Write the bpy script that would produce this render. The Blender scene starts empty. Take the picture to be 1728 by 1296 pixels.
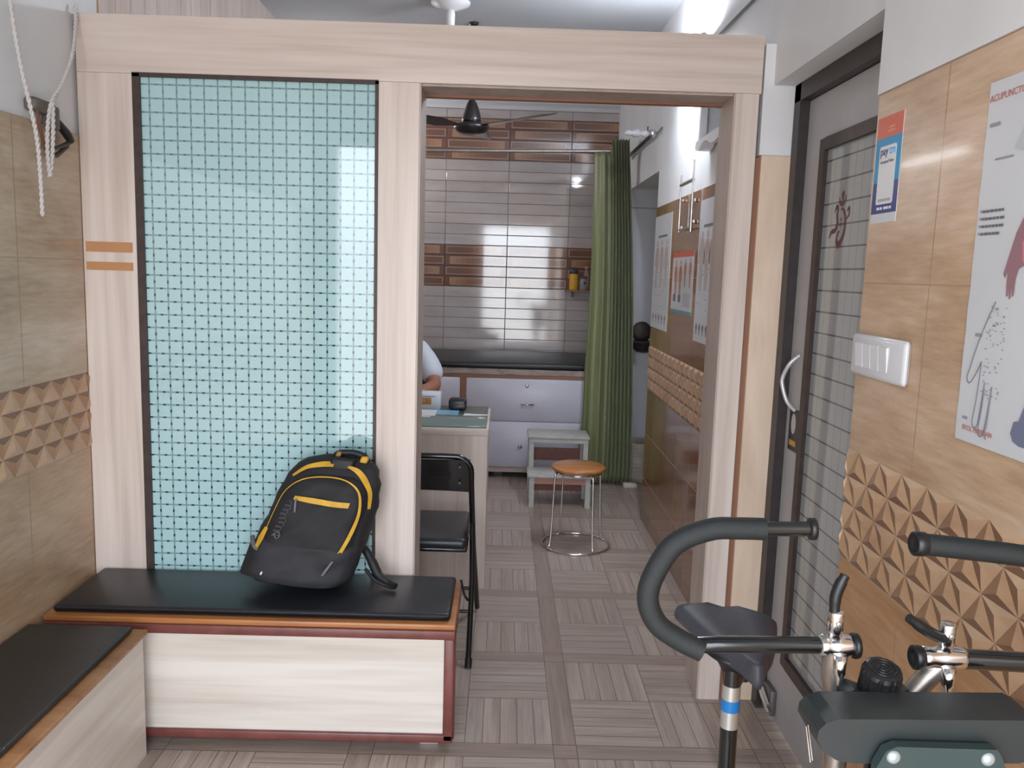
import bpy, bmesh, math, random
from mathutils import Vector, Matrix, Euler
random.seed(7)
PI = math.pi
C = bpy.context.scene.collection
S = bpy.context.scene

# ------------------------------------------------------------------ camera, sky, exposure
cam_d = bpy.data.cameras.new('camera')
cam_d.sensor_width = 36.0
cam_d.lens = 1390.35 / 1728 * 36.0
cam_d.clip_start = 0.05
cam = bpy.data.objects.new('camera', cam_d)
C.objects.link(cam)
_r = Vector((0.99951891, -0.00852057, 0.02982197))
_u = Vector((-0.02840639, 0.134509, 0.99050513))
_f = Vector((0.01245099, 0.99087574, -0.13420225))
M = Matrix((( _r.x, _u.x, -_f.x, 0), (_r.y, _u.y, -_f.y, 0), (_r.z, _u.z, -_f.z, 1.5), (0, 0, 0, 1)))
cam.matrix_world = M
S.camera = cam

S.view_settings.view_transform = 'Standard'
S.view_settings.look = 'None'
S.view_settings.gamma = 1.0
S.view_settings.use_curve_mapping = False
S.view_settings.exposure = 0.28

SKY = 7.5
wd = bpy.data.worlds.new('sky')
S.world = wd
wd.use_nodes = True
nt = wd.node_tree
nt.nodes.clear()
_o = nt.nodes.new('ShaderNodeOutputWorld')
_b = nt.nodes.new('ShaderNodeBackground')
_tc = nt.nodes.new('ShaderNodeTexCoord')
_sp = nt.nodes.new('ShaderNodeSeparateXYZ')
_rp = nt.nodes.new('ShaderNodeValToRGB')
_mr = nt.nodes.new('ShaderNodeMapRange')
_mr.inputs[1].default_value = -1.0
_mr.inputs[2].default_value = 1.0
nt.links.new(_tc.outputs['Generated'], _sp.inputs[0])
nt.links.new(_sp.outputs['Z'], _mr.inputs[0])
nt.links.new(_mr.outputs[0], _rp.inputs[0])
cr = _rp.color_ramp
cr.elements[0].position = 0.0
cr.elements[0].color = (0.34, 0.33, 0.32, 1)
cr.elements[1].position = 1.0
cr.elements[1].color = (0.75, 0.87, 1.0, 1)
e = cr.elements.new(0.46); e.color = (0.52, 0.52, 0.52, 1)
e = cr.elements.new(0.54); e.color = (0.85, 0.92, 1.0, 1)
nt.links.new(_rp.outputs[0], _b.inputs[0])
_b.inputs[1].default_value = SKY
nt.links.new(_b.outputs[0], _o.inputs[0])

# the open shop front behind the camera lets the sky in
OX0, OX1, OZ1, FY = -1.25, 0.74, 2.38, -0.60
pl = bpy.data.lights.new('shop_front_portal', 'AREA')
pl.shape = 'RECTANGLE'
pl.size = OX1 - OX0
pl.size_y = OZ1
pl.cycles.is_portal = True
po = bpy.data.objects.new('shop_front_portal', pl)
po.location = ((OX0 + OX1) / 2, FY - 0.11, OZ1 / 2)
po.rotation_euler = (PI / 2, 0, 0)      # emits towards +Y, into the room
C.objects.link(po)

# ------------------------------------------------------------------ helpers
def lin(c):
    c = c / 255.0
    return c / 12.92 if c <= 0.04045 else ((c + 0.055) / 1.055) ** 2.4
def L(r, g, b):
    return (lin(r), lin(g), lin(b), 1.0)

W = {}

class MB:
    """collects geometry in world coordinates and links it as one mesh object"""
    def __init__(s, xf=None):
        s.v, s.f, s.m, s.sm, s.uv, s.tint = [], [], [], [], [], []
        s.xf = xf
    def add(s, vs, fs, m=0, smooth=False, uvs=None, tint=(1, 1, 1, 1)):
        b = len(s.v)
        for p in vs:
            p = Vector(p)
            s.v.append(s.xf @ p if s.xf else p)
        for i, f in enumerate(fs):
            s.f.append([b + k for k in f])
            s.m.append(m)
            s.sm.append(smooth)
            s.uv.append(uvs[i] if uvs else [(0, 0)] * len(f))
            s.tint.append(tint)
        return s
    def quad(s, pts, m=0, uv=None, tint=(1, 1, 1, 1)):
        return s.add(pts, [list(range(len(pts)))], m, False, [uv] if uv else None, tint)
    def box(s, x0, x1, y0, y1, z0, z1, m=0, tint=(1, 1, 1, 1)):
        v = [(x, y, z) for z in (z0, z1) for y in (y0, y1) for x in (x0, x1)]
        f = [(0, 2, 3, 1), (4, 5, 7, 6), (0, 1, 5, 4), (2, 6, 7, 3), (0, 4, 6, 2), (1, 3, 7, 5)]
        return s.add(v, f, m, False, None, tint)
    def rbox(s, x0, x1, y0, y1, z0, z1, r=0.01, seg=3, m=0, tint=(1, 1, 1, 1), smooth=True, axes=None):
        bm = bmesh.new()
        bmesh.ops.create_cube(bm, size=1.0)
        for v in bm.verts:
            v.co = Vector(((x0 + x1) / 2 + v.co.x * (x1 - x0), (y0 + y1) / 2 + v.co.y * (y1 - y0), (z0 + z1) / 2 + v.co.z * (z1 - z0)))
        ed = bm.edges[:]
        if axes:
            ed = [e for e in bm.edges if any(abs((e.verts[0].co - e.verts[1].co).normalized()['xyz'.index(a)]) > .9 for a in axes)]
        bmesh.ops.bevel(bm, geom=ed, offset=r, segments=seg, profile=0.5, affect='EDGES')
        s.frombm(bm, m, smooth, tint)
        return s
    def frombm(s, bm, m=0, smooth=True, tint=(1, 1, 1, 1)):
        bm.verts.index_update()
        s.add([v.co.copy() for v in bm.verts], [[v.index for v in f.verts] for f in bm.faces], m, smooth, None, tint)
        bm.free()
    def tube(s, pts, r, n=12, m=0, cap=True, closed=False, smooth=True):
        pts = [Vector(p) for p in pts]
        N = len(pts)
        rs = r if isinstance(r, (list, tuple)) else [r] * N
        tg = []
        for i in range(N):
            if closed:
                t = pts[(i + 1) % N] - pts[i - 1]
            else:
                t = pts[min(i + 1, N - 1)] - pts[max(i - 1, 0)]
            tg.append(t.normalized())
        a = Vector((0, 0, 1)) if abs(tg[0].z) < .9 else Vector((1, 0, 0))
        nrm = (a - tg[0] * a.dot(tg[0])).normalized()
        vs = []
        for i in range(N):
            if i:
                nrm = (nrm - tg[i] * nrm.dot(tg[i])).normalized()
            bn = tg[i].cross(nrm)
            for k in range(n):
                an = 2 * PI * k / n
                vs.append(pts[i] + (nrm * math.cos(an) + bn * math.sin(an)) * rs[i])
        fs = []
        for i in range(N if closed else N - 1):
            j = (i + 1) % N
            for k in range(n):
                k2 = (k + 1) % n
                fs.append((i * n + k, i * n + k2, j * n + k2, j * n + k))
        s.add(vs, fs, m, smooth)
        if cap and not closed:
            s.add(vs[:n], [list(range(n))[::-1]], m, False)
            s.add(vs[-n:], [list(range(n))], m, False)
        return s
    def lathe(s, prof, c=(0, 0, 0), axis=(0, 0, 1), n=32, m=0, smooth=True):
        ax = Vector(axis).normalized()
        a = Vector((1, 0, 0)) if abs(ax.x) < .9 else Vector((0, 1, 0))
        e1 = (a - ax * a.dot(ax)).normalized()
        e2 = ax.cross(e1)
        c = Vector(c)
        vs = []
        for (r, h) in prof:
            for k in range(n):
                an = 2 * PI * k / n
                vs.append(c + ax * h + (e1 * math.cos(an) + e2 * math.sin(an)) * r)
        fs = []
        for i in range(len(prof) - 1):
            for k in range(n):
                k2 = (k + 1) % n
                fs.append((i * n + k, i * n + k2, (i + 1) * n + k2, (i + 1) * n + k))
        if prof[0][0] > 1e-5:
            fs.append(list(range(n))[::-1])
        if prof[-1][0] > 1e-5:
            b = (len(prof) - 1) * n
            fs.append([b + k for k in range(n)])
        s.add(vs, fs, m, smooth)
        return s
    def prism(s, poly, o, ex, ey, ez, d, m=0, smooth=False):
        """poly of (a,b) in the plane o+a*ex+b*ey, thickened along ez by d"""
        o, ex, ey, ez = Vector(o), Vector(ex), Vector(ey), Vector(ez)
        n = len(poly)
        vs = [o + ex * a + ey * b for a, b in poly] + [o + ex * a + ey * b + ez * d for a, b in poly]
        fs = [list(range(n))[::-1], list(range(n, 2 * n))]
        for k in range(n):
            k2 = (k + 1) % n
            fs.append((k, k2, n + k2, n + k))
        s.add(vs, fs[:2], m, False)
        s.add(vs, fs[2:], m, smooth)
        return s
    def strip(s, left, right, m=0, smooth=True):
        n = len(left)
        s.add(list(left) + list(right), [(i, i + 1, n + i + 1, n + i) for i in range(n - 1)], m, smooth)
        return s
    def build(s, name, mats, parent=None, origin=None, recalc=True, weld=False):
        if not isinstance(mats, (list, tuple)):
            mats = [mats]
        if parent is not None:
            o = W[parent.name]
        elif origin is not None:
            o = Vector(origin)
        else:
            xs = [p.x for p in s.v]; ys = [p.y for p in s.v]; zs = [p.z for p in s.v]
            o = Vector(((min(xs) + max(xs)) / 2, (min(ys) + max(ys)) / 2, min(zs)))
        me = bpy.data.meshes.new(name)
        me.from_pydata([tuple(p - o) for p in s.v], [], s.f)
        for m in mats:
            me.materials.append(m)
        me.polygons.foreach_set('material_index', s.m)
        me.polygons.foreach_set('use_smooth', s.sm)
        me.uv_layers.new(name='UVMap')
        me.color_attributes.new('tint', 'FLOAT_COLOR', 'CORNER')
        fu, ft = [], []
        for i, f in enumerate(s.f):
            for k in range(len(f)):
                fu += [float(s.uv[i][k][0]), float(s.uv[i][k][1])]
                ft += [float(q) for q in s.tint[i]]
        me.uv_layers['UVMap'].data.foreach_set('uv', fu)
        me.color_attributes['tint'].data.foreach_set('color', ft)
        me.update()
        if recalc or weld:
            bm = bmesh.new(); bm.from_mesh(me)
            if weld:
                bmesh.ops.remove_doubles(bm, verts=bm.verts, dist=1e-5)
            if recalc:
                bmesh.ops.recalc_face_normals(bm, faces=bm.faces)
            bm.to_mesh(me); bm.free()
        ob = bpy.data.objects.new(name, me)
        C.objects.link(ob)
        if parent is not None:
            ob.parent = parent
            W[ob.name] = o.copy()
        else:
            ob.location = o
            W[ob.name] = o.copy()
        return ob

def tag(o, label, cat, group=None):
    o['label'] = label; o['category'] = cat
    if group: o['group'] = group
    return o
def thing(name, label, cat, loc, group=None):
    o = bpy.data.objects.new(name, None); C.objects.link(o)
    o.empty_display_size = 0.1
    o.location = loc; W[o.name] = Vector(loc)
    return tag(o, label, cat, group)
def structure(o):
    o['kind'] = 'structure'; return o
def plabel(o, label):
    o['label'] = label; return o

def smoothpath(pts, sub=6, closed=False):
    """Catmull-Rom through the points"""
    P = [Vector(p) for p in pts]; n = len(P); out = []
    for i in range(n if closed else n - 1):
        if closed:
            a, b, c, d = P[i - 1], P[i], P[(i + 1) % n], P[(i + 2) % n]
        else:
            a, b, c, d = P[max(i - 1, 0)], P[i], P[i + 1], P[min(i + 2, n - 1)]
        for k in range(sub):
            t = k / sub
            out.append(0.5 * ((2 * b) + (c - a) * t + (2 * a - 5 * b + 4 * c - d) * t * t + (3 * b - a - 3 * c + d) * t ** 3))
    if not closed: out.append(P[-1])
    return out

# ------------------------------------------------------------------ materials
def newmat(name):
    m = bpy.data.materials.new(name); m.use_nodes = True
    t = m.node_tree
    return m, t, t.nodes['Principled BSDF']
def plain(name, col, rough=0.5, metal=0.0, spec=0.5, bump=0.0, bscale=200, coat=0.0, var=0.0, vscale=8):
    m, t, b = newmat(name)
    b.inputs['Base Color'].default_value = col
    b.inputs['Roughness'].default_value = rough
    b.inputs['Metallic'].default_value = metal
    b.inputs['Specular IOR Level'].default_value = spec
    b.inputs['Coat Weight'].default_value = coat
    if bump or var:
        tc = t.nodes.new('ShaderNodeTexCoord')
    if var:
        n = t.nodes.new('ShaderNodeTexNoise'); n.inputs['Scale'].default_value = vscale; n.inputs['Detail'].default_value = 4
        t.links.new(tc.outputs['Object'], n.inputs['Vector'])
        r = t.nodes.new('ShaderNodeValToRGB')
        r.color_ramp.elements[0].position = 0.3; r.color_ramp.elements[1].position = 0.7
        r.color_ramp.elements[0].color = tuple(c * (1 - var) for c in col[:3]) + (1,)
        r.color_ramp.elements[1].color = tuple(min(1, c * (1 + var)) for c in col[:3]) + (1,)
        t.links.new(n.outputs['Fac'], r.inputs[0]); t.links.new(r.outputs[0], b.inputs['Base Color'])
    if bump:
        n2 = t.nodes.new('ShaderNodeTexNoise'); n2.inputs['Scale'].default_value = bscale; n2.inputs['Detail'].default_value = 3
        t.links.new(tc.outputs['Object'], n2.inputs['Vector'])
        bp = t.nodes.new('ShaderNodeBump'); bp.inputs['Strength'].default_value = bump; bp.inputs['Distance'].default_value = 0.002
        t.links.new(n2.outputs['Fac'], bp.inputs['Height']); t.links.new(bp.outputs[0], b.inputs['Normal'])
    return m
def grain(name, dark, mid, light, scale, rough=0.35, coords='Object', tinted=False, band=(3, 3, 3), coat=0.0, spec=0.5, contrast=(0.3, 0.5, 0.72), bump=0.0, fine=0.35):
    """wood or veined stone: noise stretched by the per-axis scale"""
    m, t, b = newmat(name)
    N = t.nodes.new; K = t.links.new
    tc = N('ShaderNodeTexCoord')
    mp = N('ShaderNodeMapping'); mp.inputs['Scale'].default_value = scale
    K(tc.outputs[coords], mp.inputs['Vector'])
    n1 = N('ShaderNodeTexNoise'); n1.inputs['Scale'].default_value = 1; n1.inputs['Detail'].default_value = 5; n1.inputs['Roughness'].default_value = 0.6
    K(mp.outputs[0], n1.inputs['Vector'])
    mp2 = N('ShaderNodeMapping'); mp2.inputs['Scale'].default_value = band
    K(tc.outputs[coords], mp2.inputs['Vector'])
    n2 = N('ShaderNodeTexNoise'); n2.inputs['Scale'].default_value = 1; n2.inputs['Detail'].default_value = 3
    n2.inputs['Distortion'].default_value = 0.6
    K(mp2.outputs[0], n2.inputs['Vector'])
    mx = N('ShaderNodeMath'); mx.operation = 'MULTIPLY'; mx.inputs[1].default_value = fine
    K(n1.outputs['Fac'], mx.inputs[0])
    mx2 = N('ShaderNodeMath'); mx2.operation = 'MULTIPLY_ADD'; mx2.inputs[1].default_value = 1 - fine
    K(n2.outputs['Fac'], mx2.inputs[0]); K(mx.outputs[0], mx2.inputs[2])
    r = N('ShaderNodeValToRGB')
    r.color_ramp.elements[0].position = contrast[0]; r.color_ramp.elements[0].color = dark
    r.color_ramp.elements[1].position = contrast[2]; r.color_ramp.elements[1].color = light
    e = r.color_ramp.elements.new(contrast[1]); e.color = mid
    K(mx2.outputs[0], r.inputs[0])
    out = r.outputs[0]
    if tinted:
        at = N('ShaderNodeAttribute'); at.attribute_name = 'tint'
        mm = N('ShaderNodeMix'); mm.data_type = 'RGBA'; mm.blend_type = 'MULTIPLY'; mm.inputs[0].default_value = 1
        K(out, mm.inputs[6]); K(at.outputs['Color'], mm.inputs[7]); out = mm.outputs[2]
    K(out, b.inputs['Base Color'])
    b.inputs['Roughness'].default_value = rough
    b.inputs['Coat Weight'].default_value = coat
    b.inputs['Coat Roughness'].default_value = 0.08
    b.inputs['Specular IOR Level'].default_value = spec
    if bump:
        bp = N('ShaderNodeBump'); bp.inputs['Strength'].default_value = bump; bp.inputs['Distance'].default_value = 0.001
        K(n1.outputs['Fac'], bp.inputs['Height']); K(bp.outputs[0], b.inputs['Normal'])
    return m
def tinted(name, rough=0.4, spec=0.5, coat=0.0):
    m, t, b = newmat(name)
    at = t.nodes.new('ShaderNodeAttribute'); at.attribute_name = 'tint'
    t.links.new(at.outputs['Color'], b.inputs['Base Color'])
    b.inputs['Roughness'].default_value = rough; b.inputs['Specular IOR Level'].default_value = spec
    b.inputs['Coat Weight'].default_value = coat
    return m
def emit(name, col, st):
    m, t, b = newmat(name)
    b.inputs['Base Color'].default_value = (1, 1, 1, 1)
    b.inputs['Emission Color'].default_value = col; b.inputs['Emission Strength'].default_value = st
    return m

LAMD, LAMM, LAML = L(188, 171, 160), L(212, 196, 186), L(226, 213, 205)
m_lamh = grain('laminate_grain_along', LAMD, LAMM, LAML, (2, 60, 60), 0.38, band=(0.8, 12, 12))
m_lamv = grain('laminate_grain_upright', LAMD, LAMM, LAML, (60, 60, 2), 0.38, band=(14, 14, 0.7))
m_lamy = grain('laminate_grain_deep', LAMD, LAMM, LAML, (60, 2, 60), 0.38, band=(12, 0.8, 12))
m_cream = grain('cream_laminate', L(188, 174, 163), L(206, 195, 184), L(219, 210, 201), (2, 50, 50), 0.35, band=(1.0, 16, 16), contrast=(0.28, 0.45, 0.62))
m_creamy = grain('cream_laminate_deep', L(188, 174, 163), L(206, 195, 184), L(219, 210, 201), (50, 2, 50), 0.35, band=(16, 1.0, 16), contrast=(0.28, 0.45, 0.62))
m_plaster = plain('painted_plaster', L(224, 224, 226), 0.75, var=0.05, vscale=3, bump=0.15, bscale=60)
m_plaster_dim = plain('grey_plaster', L(176, 178, 184), 0.8, var=0.06, vscale=3)
m_ceil = plain('ceiling_paint', L(176, 178, 182), 0.8, var=0.03, vscale=2)
m_tile = grain('beige_stone_tile', L(162, 131, 104), L(191, 164, 138), L(213, 192, 172), (25, 9, 70), 0.3, band=(2, 2.2, 6), tinted=True, coat=0.12, contrast=(0.30, 0.5, 0.70), fine=0.42)
m_grout = plain('grout', L(178, 148, 120), 0.8)
m_grout_in = plain('pale_grout', L(196, 172, 148), 0.7)
m_relief = grain('relief_tile', L(214, 196, 178), L(236, 222, 206), L(250, 240, 228), (20, 8, 40), 0.3, band=(6, 5, 8), tinted=True, coat=0.1)
m_tile_in = grain('brown_gloss_tile', L(112, 72, 50), L(140, 98, 68), L(160, 124, 88), (25, 6, 60), 0.12, band=(2, 1.5, 5), tinted=True, coat=0.4)
m_floor = grain('floor_tile', L(142, 128, 118), L(168, 153, 143), L(186, 173, 163), (5, 110, 1), 0.3, coords='UV', tinted=True, band=(1.2, 22, 1), coat=0.08, contrast=(0.3, 0.5, 0.7), fine=0.5)
m_floorgap = plain('floor_groove', L(104, 92, 85), 0.6)
m_greytile = grain('grey_gloss_tile', L(164, 154, 152), L(180, 171, 169), L(192, 184, 182), (3, 20, 20), 0.07, band=(2, 2, 6), tinted=True, coat=1.0, spec=0.8)
m_browntile = tinted('printed_brown_tile', 0.07, 0.8, 1.0)
m_dkframe = plain('dark_brown_wood', L(62, 48, 44), 0.5, var=0.25, vscale=30)
m_jamb = grain('jamb_wood', L(160, 142, 132), L(178, 162, 152), L(190, 176, 168), (60, 60, 2), 0.4, band=(12, 12, 1))
m_edgebrown = plain('brown_edge', L(140, 96, 72), 0.5)
m_white = plain('white_paint', L(225, 225, 228), 0.4)
m_black = plain('black_plastic', L(22, 22, 24), 0.4)
m_blackmetal = plain('black_enamel', L(16, 16, 18), 0.22, coat=0.4)
m_rexine = plain('black_rexine', L(34, 35, 40), 0.36, bump=0.25, bscale=300, var=0.15, vscale=5)
m_rexine_brown = plain('dark_rexine', L(46, 42, 40), 0.45, bump=0.25, bscale=300, var=0.15, vscale=5)
m_chrome = plain('chrome', (0.72, 0.72, 0.72, 1), 0.15, 1.0)
m_satin = plain('satin_steel', L(186, 180, 172), 0.32, 0.9, var=0.12, vscale=20)
m_maroon = plain('maroon_beading', L(112, 62, 56), 0.35, var=0.2, vscale=20)
m_orangewood = grain('orange_wood', L(140, 86, 50), L(174, 114, 66), L(196, 138, 84), (3, 60, 60), 0.3, band=(2, 14, 14), coat=0.2)
m_edgeoak = grain('rim_wood', L(140, 92, 56), L(172, 122, 80), L(190, 144, 100), (3, 60, 60), 0.45, band=(2, 14, 14))

# ------------------------------------------------------------------ setting
XL, XN, XI, XD, D, DB, F, ZC = -1.40, 0.843, 0.89, 0.95, 2.778, 2.955, 6.9, 2.95

# floor: basket-weave printed tiles with long border strips
fl = MB()
fl.box(-1.6, 1.75, -0.75, 7.0, -0.06, -0.0012, 1)
P, SW, BK = 0.644, 0.075, 0.2845
SX0, CY0 = 0.197, 3.755 - 0.075
def plank(x0, x1, y0, y1, along_x, tn):
    g = 0.0011
    x0 += g; x1 -= g; y0 += g; y1 -= g
    pts = [(x0, y0, 0), (x1, y0, 0), (x1, y1, 0), (x0, y1, 0)]
    ou, ov = random.random() * 9, random.random() * 9
    uv = [((p[0] if along_x else p[1]) + ou, (p[1] if along_x else p[0]) + ov) for p in pts]
    fl.quad(pts, 0, uv, tn)
def tn(a=0.07, base=(1, 1, 1)):
    k = 1 + random.uniform(-a, a) * 0.65; w = random.uniform(-0.02, 0.02)
    return (base[0] * k * (1 + w), base[1] * k, base[2] * k * (1 - w), 1)
def clipr(x0, x1, y0, y1):
    return max(x0, -1.42), min(x1, 1.7), max(y0, -0.7), min(y1, 6.95)
for i in range(-3, 3):
    for j in range(-7, 6):
        bx, by = SX0 + i * P, CY0 + j * P
        strip = (0.80, 0.77, 0.76)
        def put(x0, x1, y0, y1, ax, t_):
            x0, x1, y0, y1 = clipr(x0, x1, y0, y1)
            if x1 - x0 > 0.004 and y1 - y0 > 0.004:
                plank(x0, x1, y0, y1, ax, t_)
        put(bx, bx + SW, by, by + SW, True, tn(0.04, strip))
        put(bx, bx + SW, by + SW, by + P, False, tn(0.04, strip))
        put(bx + SW, bx + P, by, by + SW, True, tn(0.04, strip))
        for a in range(2):
            for b in range(2):
                ox, oy = bx + SW + a * BK, by + SW + b * BK
                along = (a + b) % 2 == 0
                for k in range(5):
                    w = BK / 5
                    if along: put(ox, ox + BK, oy + k * w, oy + (k + 1) * w, True, tn())
                    else: put(ox + k * w, ox + (k + 1) * w, oy, oy + BK, False, tn())
structure(fl.build('floor', [m_floor, m_floorgap], origin=(0, 0, 0), recalc=False))

structure(MB().box(-1.6, 1.75, -0.75, 7.05, ZC, ZC + 0.12).build('ceiling', m_ceil, origin=(0, 0, 0)))

def relief(mb, x, sgn, y0, y1, rows, ztop, dz, ph, flip, m):
    """band of printed relief tile: a lattice of triangles, each raised to a point"""
    sp = 0.105
    def Q(y, z, h):
        return (x + sgn * h, y, z)
    nr = rows
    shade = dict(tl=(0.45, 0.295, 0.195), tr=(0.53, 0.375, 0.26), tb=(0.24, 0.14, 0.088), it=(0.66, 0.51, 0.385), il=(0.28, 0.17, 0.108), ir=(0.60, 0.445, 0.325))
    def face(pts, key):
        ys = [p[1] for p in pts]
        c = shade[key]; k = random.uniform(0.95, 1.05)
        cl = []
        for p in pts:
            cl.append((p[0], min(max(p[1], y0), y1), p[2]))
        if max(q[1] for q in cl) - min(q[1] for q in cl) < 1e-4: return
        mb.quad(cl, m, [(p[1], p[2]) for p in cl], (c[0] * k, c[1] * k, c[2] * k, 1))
    H = 0.007
    for r in range(nr):
        zt, zb = ztop - r * dz, ztop - (r + 1) * dz
        n0 = int((y0 - ph) / sp) - 2; n1 = int((y1 - ph) / sp) + 3
        for k in range(n0, n1):
            yt = ph + k * sp + (sp / 2 if r % 2 else 0)
            if not flip:
                # far side is +Y; a is the base star on the far side, b on the near side
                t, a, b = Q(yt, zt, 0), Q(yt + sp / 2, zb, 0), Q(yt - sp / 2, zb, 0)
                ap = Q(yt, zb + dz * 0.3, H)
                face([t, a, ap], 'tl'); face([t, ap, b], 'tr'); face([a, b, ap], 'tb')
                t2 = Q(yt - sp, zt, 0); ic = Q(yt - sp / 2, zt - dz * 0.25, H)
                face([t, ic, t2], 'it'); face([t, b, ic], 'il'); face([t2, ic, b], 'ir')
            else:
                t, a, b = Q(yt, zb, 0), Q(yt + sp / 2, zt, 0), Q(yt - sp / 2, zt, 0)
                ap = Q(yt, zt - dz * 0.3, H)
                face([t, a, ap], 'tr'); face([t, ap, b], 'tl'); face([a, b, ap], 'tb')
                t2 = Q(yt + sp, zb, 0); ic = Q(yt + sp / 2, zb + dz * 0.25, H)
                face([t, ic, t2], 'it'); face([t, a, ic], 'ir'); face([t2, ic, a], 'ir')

def tiles_x(mb, x, sgn, y0, y1, zs, yseam, w, m, base=(1, 1, 1), var=0.03, gap=0.0012, mg=1):
    """rectangular tiles on a wall whose face is at x; sgn is the side of the room"""
    for zi in range(len(zs) - 1):
        za, zb = sorted((zs[zi], zs[zi + 1]))
        k = math.floor((y0 - yseam) / w)
        y = yseam + k * w
        while y < y1 - 1e-6:
            a, b = max(y, y0), min(y + w, y1)
            if b - a > 0.004:
                ou = random.random() * 5
                mb.quad([(x, a + gap, za + gap), (x, b - gap, za + gap), (x, b - gap, zb - gap), (x, a + gap, zb - gap)], m,
                        [(a + ou, za), (b + ou, za), (b + ou, zb), (a + ou, zb)], tn(var, base))
            y += w

# left wall: plaster above, tiles below, upright boards high up in the far room
wl = MB()
wl.box(XL - 0.15, XL - 0.010, FY - 0.1, F + 0.1, -0.05, ZC + 0.02, 0)
wl.box(XL - 0.012, XL - 0.0006, FY, F, 0, 1.90, 1)
tiles_x(wl, XL, 1, FY, D, [1.90, 1.50, 1.123], 2.778 - 0.60 * 0.62, 0.60, 2, (0.93, 1.0, 1.04))
tiles_x(wl, XL, 1, FY, D, [0.867, 0.56, 0.25, 0.0], 2.778 - 0.60 * 0.62, 0.60, 2, (0.84, 0.78, 0.70))
tiles_x(wl, XL, 1, D, F, [1.90, 1.50, 1.10, 0.70, 0.30, 0.0], 2.778, 0.60, 2, (0.9, 0.85, 0.8))
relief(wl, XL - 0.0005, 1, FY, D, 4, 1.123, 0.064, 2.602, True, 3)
y = DB
while y < F - 0.02:
    wl.box(XL - 0.012, XL - 0.002, y + 0.002, min(y + 0.118, F), 2.05, ZC, 4)
    y += 0.12
wl.box(XL - 0.012, XL - 0.006, DB, F, 2.05, ZC, 1)
structure(wl.build('wall_left', [m_plaster, m_grout, m_tile, m_relief, m_lamv], origin=(0, 0, 0), recalc=False))

# right wall: near bay with tiles, plaster over the door, the tiled return and the far-room stretch
YE = 1.945
wr = MB()
wr.box(XN - 0.004, 1.25, FY - 0.1, YE, 1.926, ZC + 0.02, 0)              # near plaster
wr.box(XN + 0.0006, 1.25, FY - 0.1, YE, -0.05, 1.925, 1)
tiles_x(wr, XN, -1, FY, YE, [1.924, 1.50, 1.1026], 1.64, 0.60, 2, (1.08, 1.05, 1.02))
tiles_x(wr, XN, -1, FY, YE, [0.834, 0.56, 0.25, 0.0], 1.64, 0.60, 2, (0.88, 0.70, 0.52))
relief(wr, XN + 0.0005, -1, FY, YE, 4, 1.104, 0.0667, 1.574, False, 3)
wr.box(XN + 0.018, 1.25, YE, D + 0.02, 2.13, ZC + 0.02, 0)               # over the door
wr.box(0.828, 1.25, D + 0.012, DB + 0.05, 1.908, 2.26, 0)                # plaster return beside the partition
wr.box(0.8125, 1.25, D + 0.016, DB + 0.05, -0.05, 1.90, 8)
wr.box(0.834, 1.25, D + 0.004, DB + 0.05, -0.05, 1.906, 4)               # tiled return
wr.box(XI + 0.004, 1.25, D + 0.02, 4.98, 1.905, ZC + 0.02, 5)           # far-room plaster
wr.box(XI + 0.0006, 1.25, DB + 0.05, 4.98, -0.05, 1.904, 7)
tiles_x(wr, XI, -1, DB, 4.98, [1.905, 1.50, 1.085], 4.98, 0.60, 6, (1.18, 1.22, 1.2))
tiles_x(wr, XI, -1, DB, 4.98, [0.82, 0.545, 0.266, 0.0], 4.98, 0.30, 6, (0.95, 0.95, 0.9), gap=0.0022)
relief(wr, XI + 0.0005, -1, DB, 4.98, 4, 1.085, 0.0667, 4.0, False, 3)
wr.box(XI + 0.004, 1.25, 4.98, F + 0.1, 2.12, ZC + 0.02, 5)              # over the alcove opening
wr.box(0.93, 1.25, 6.16, F + 0.1, -0.05, 2.12, 5)
structure(wr.build('wall_right', [m_plaster, m_grout, m_tile, m_relief,
    grain('return_tile', L(206, 180, 158), L(222, 198, 176), L(232, 212, 194), (30, 30, 4), 0.35, band=(6, 6, 2)), m_plaster, m_tile_in, m_grout_in, m_edgebrown], origin=(0, 0, 0), recalc=False))

# the white-tiled alcove behind the curtain
al = MB()
al.box(0.86, 1.72, 6.07, 6.15, -0.05, 1.985, 0)
al.box(0.86, 1.72, 6.068, 6.15, 1.992, 2.14, 0)
al.box(0.86, 1.72, 6.075, 6.15, 1.98, 2.0, 1)
al.box(1.62, 1.72, 4.9, 6.15, -0.05, 2.14, 0)
al.box(1.24, 1.72, 4.86, 4.975, -0.05, 2.14, 0)
al.box(1.24, 1.72, 4.9, 6.15, 2.12, 2.2, 0)
structure(al.build('wall_alcove', [plain('white_gloss_tile', L(196, 198, 204), 0.25), m_grout], origin=(0, 0, 0)))

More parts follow.
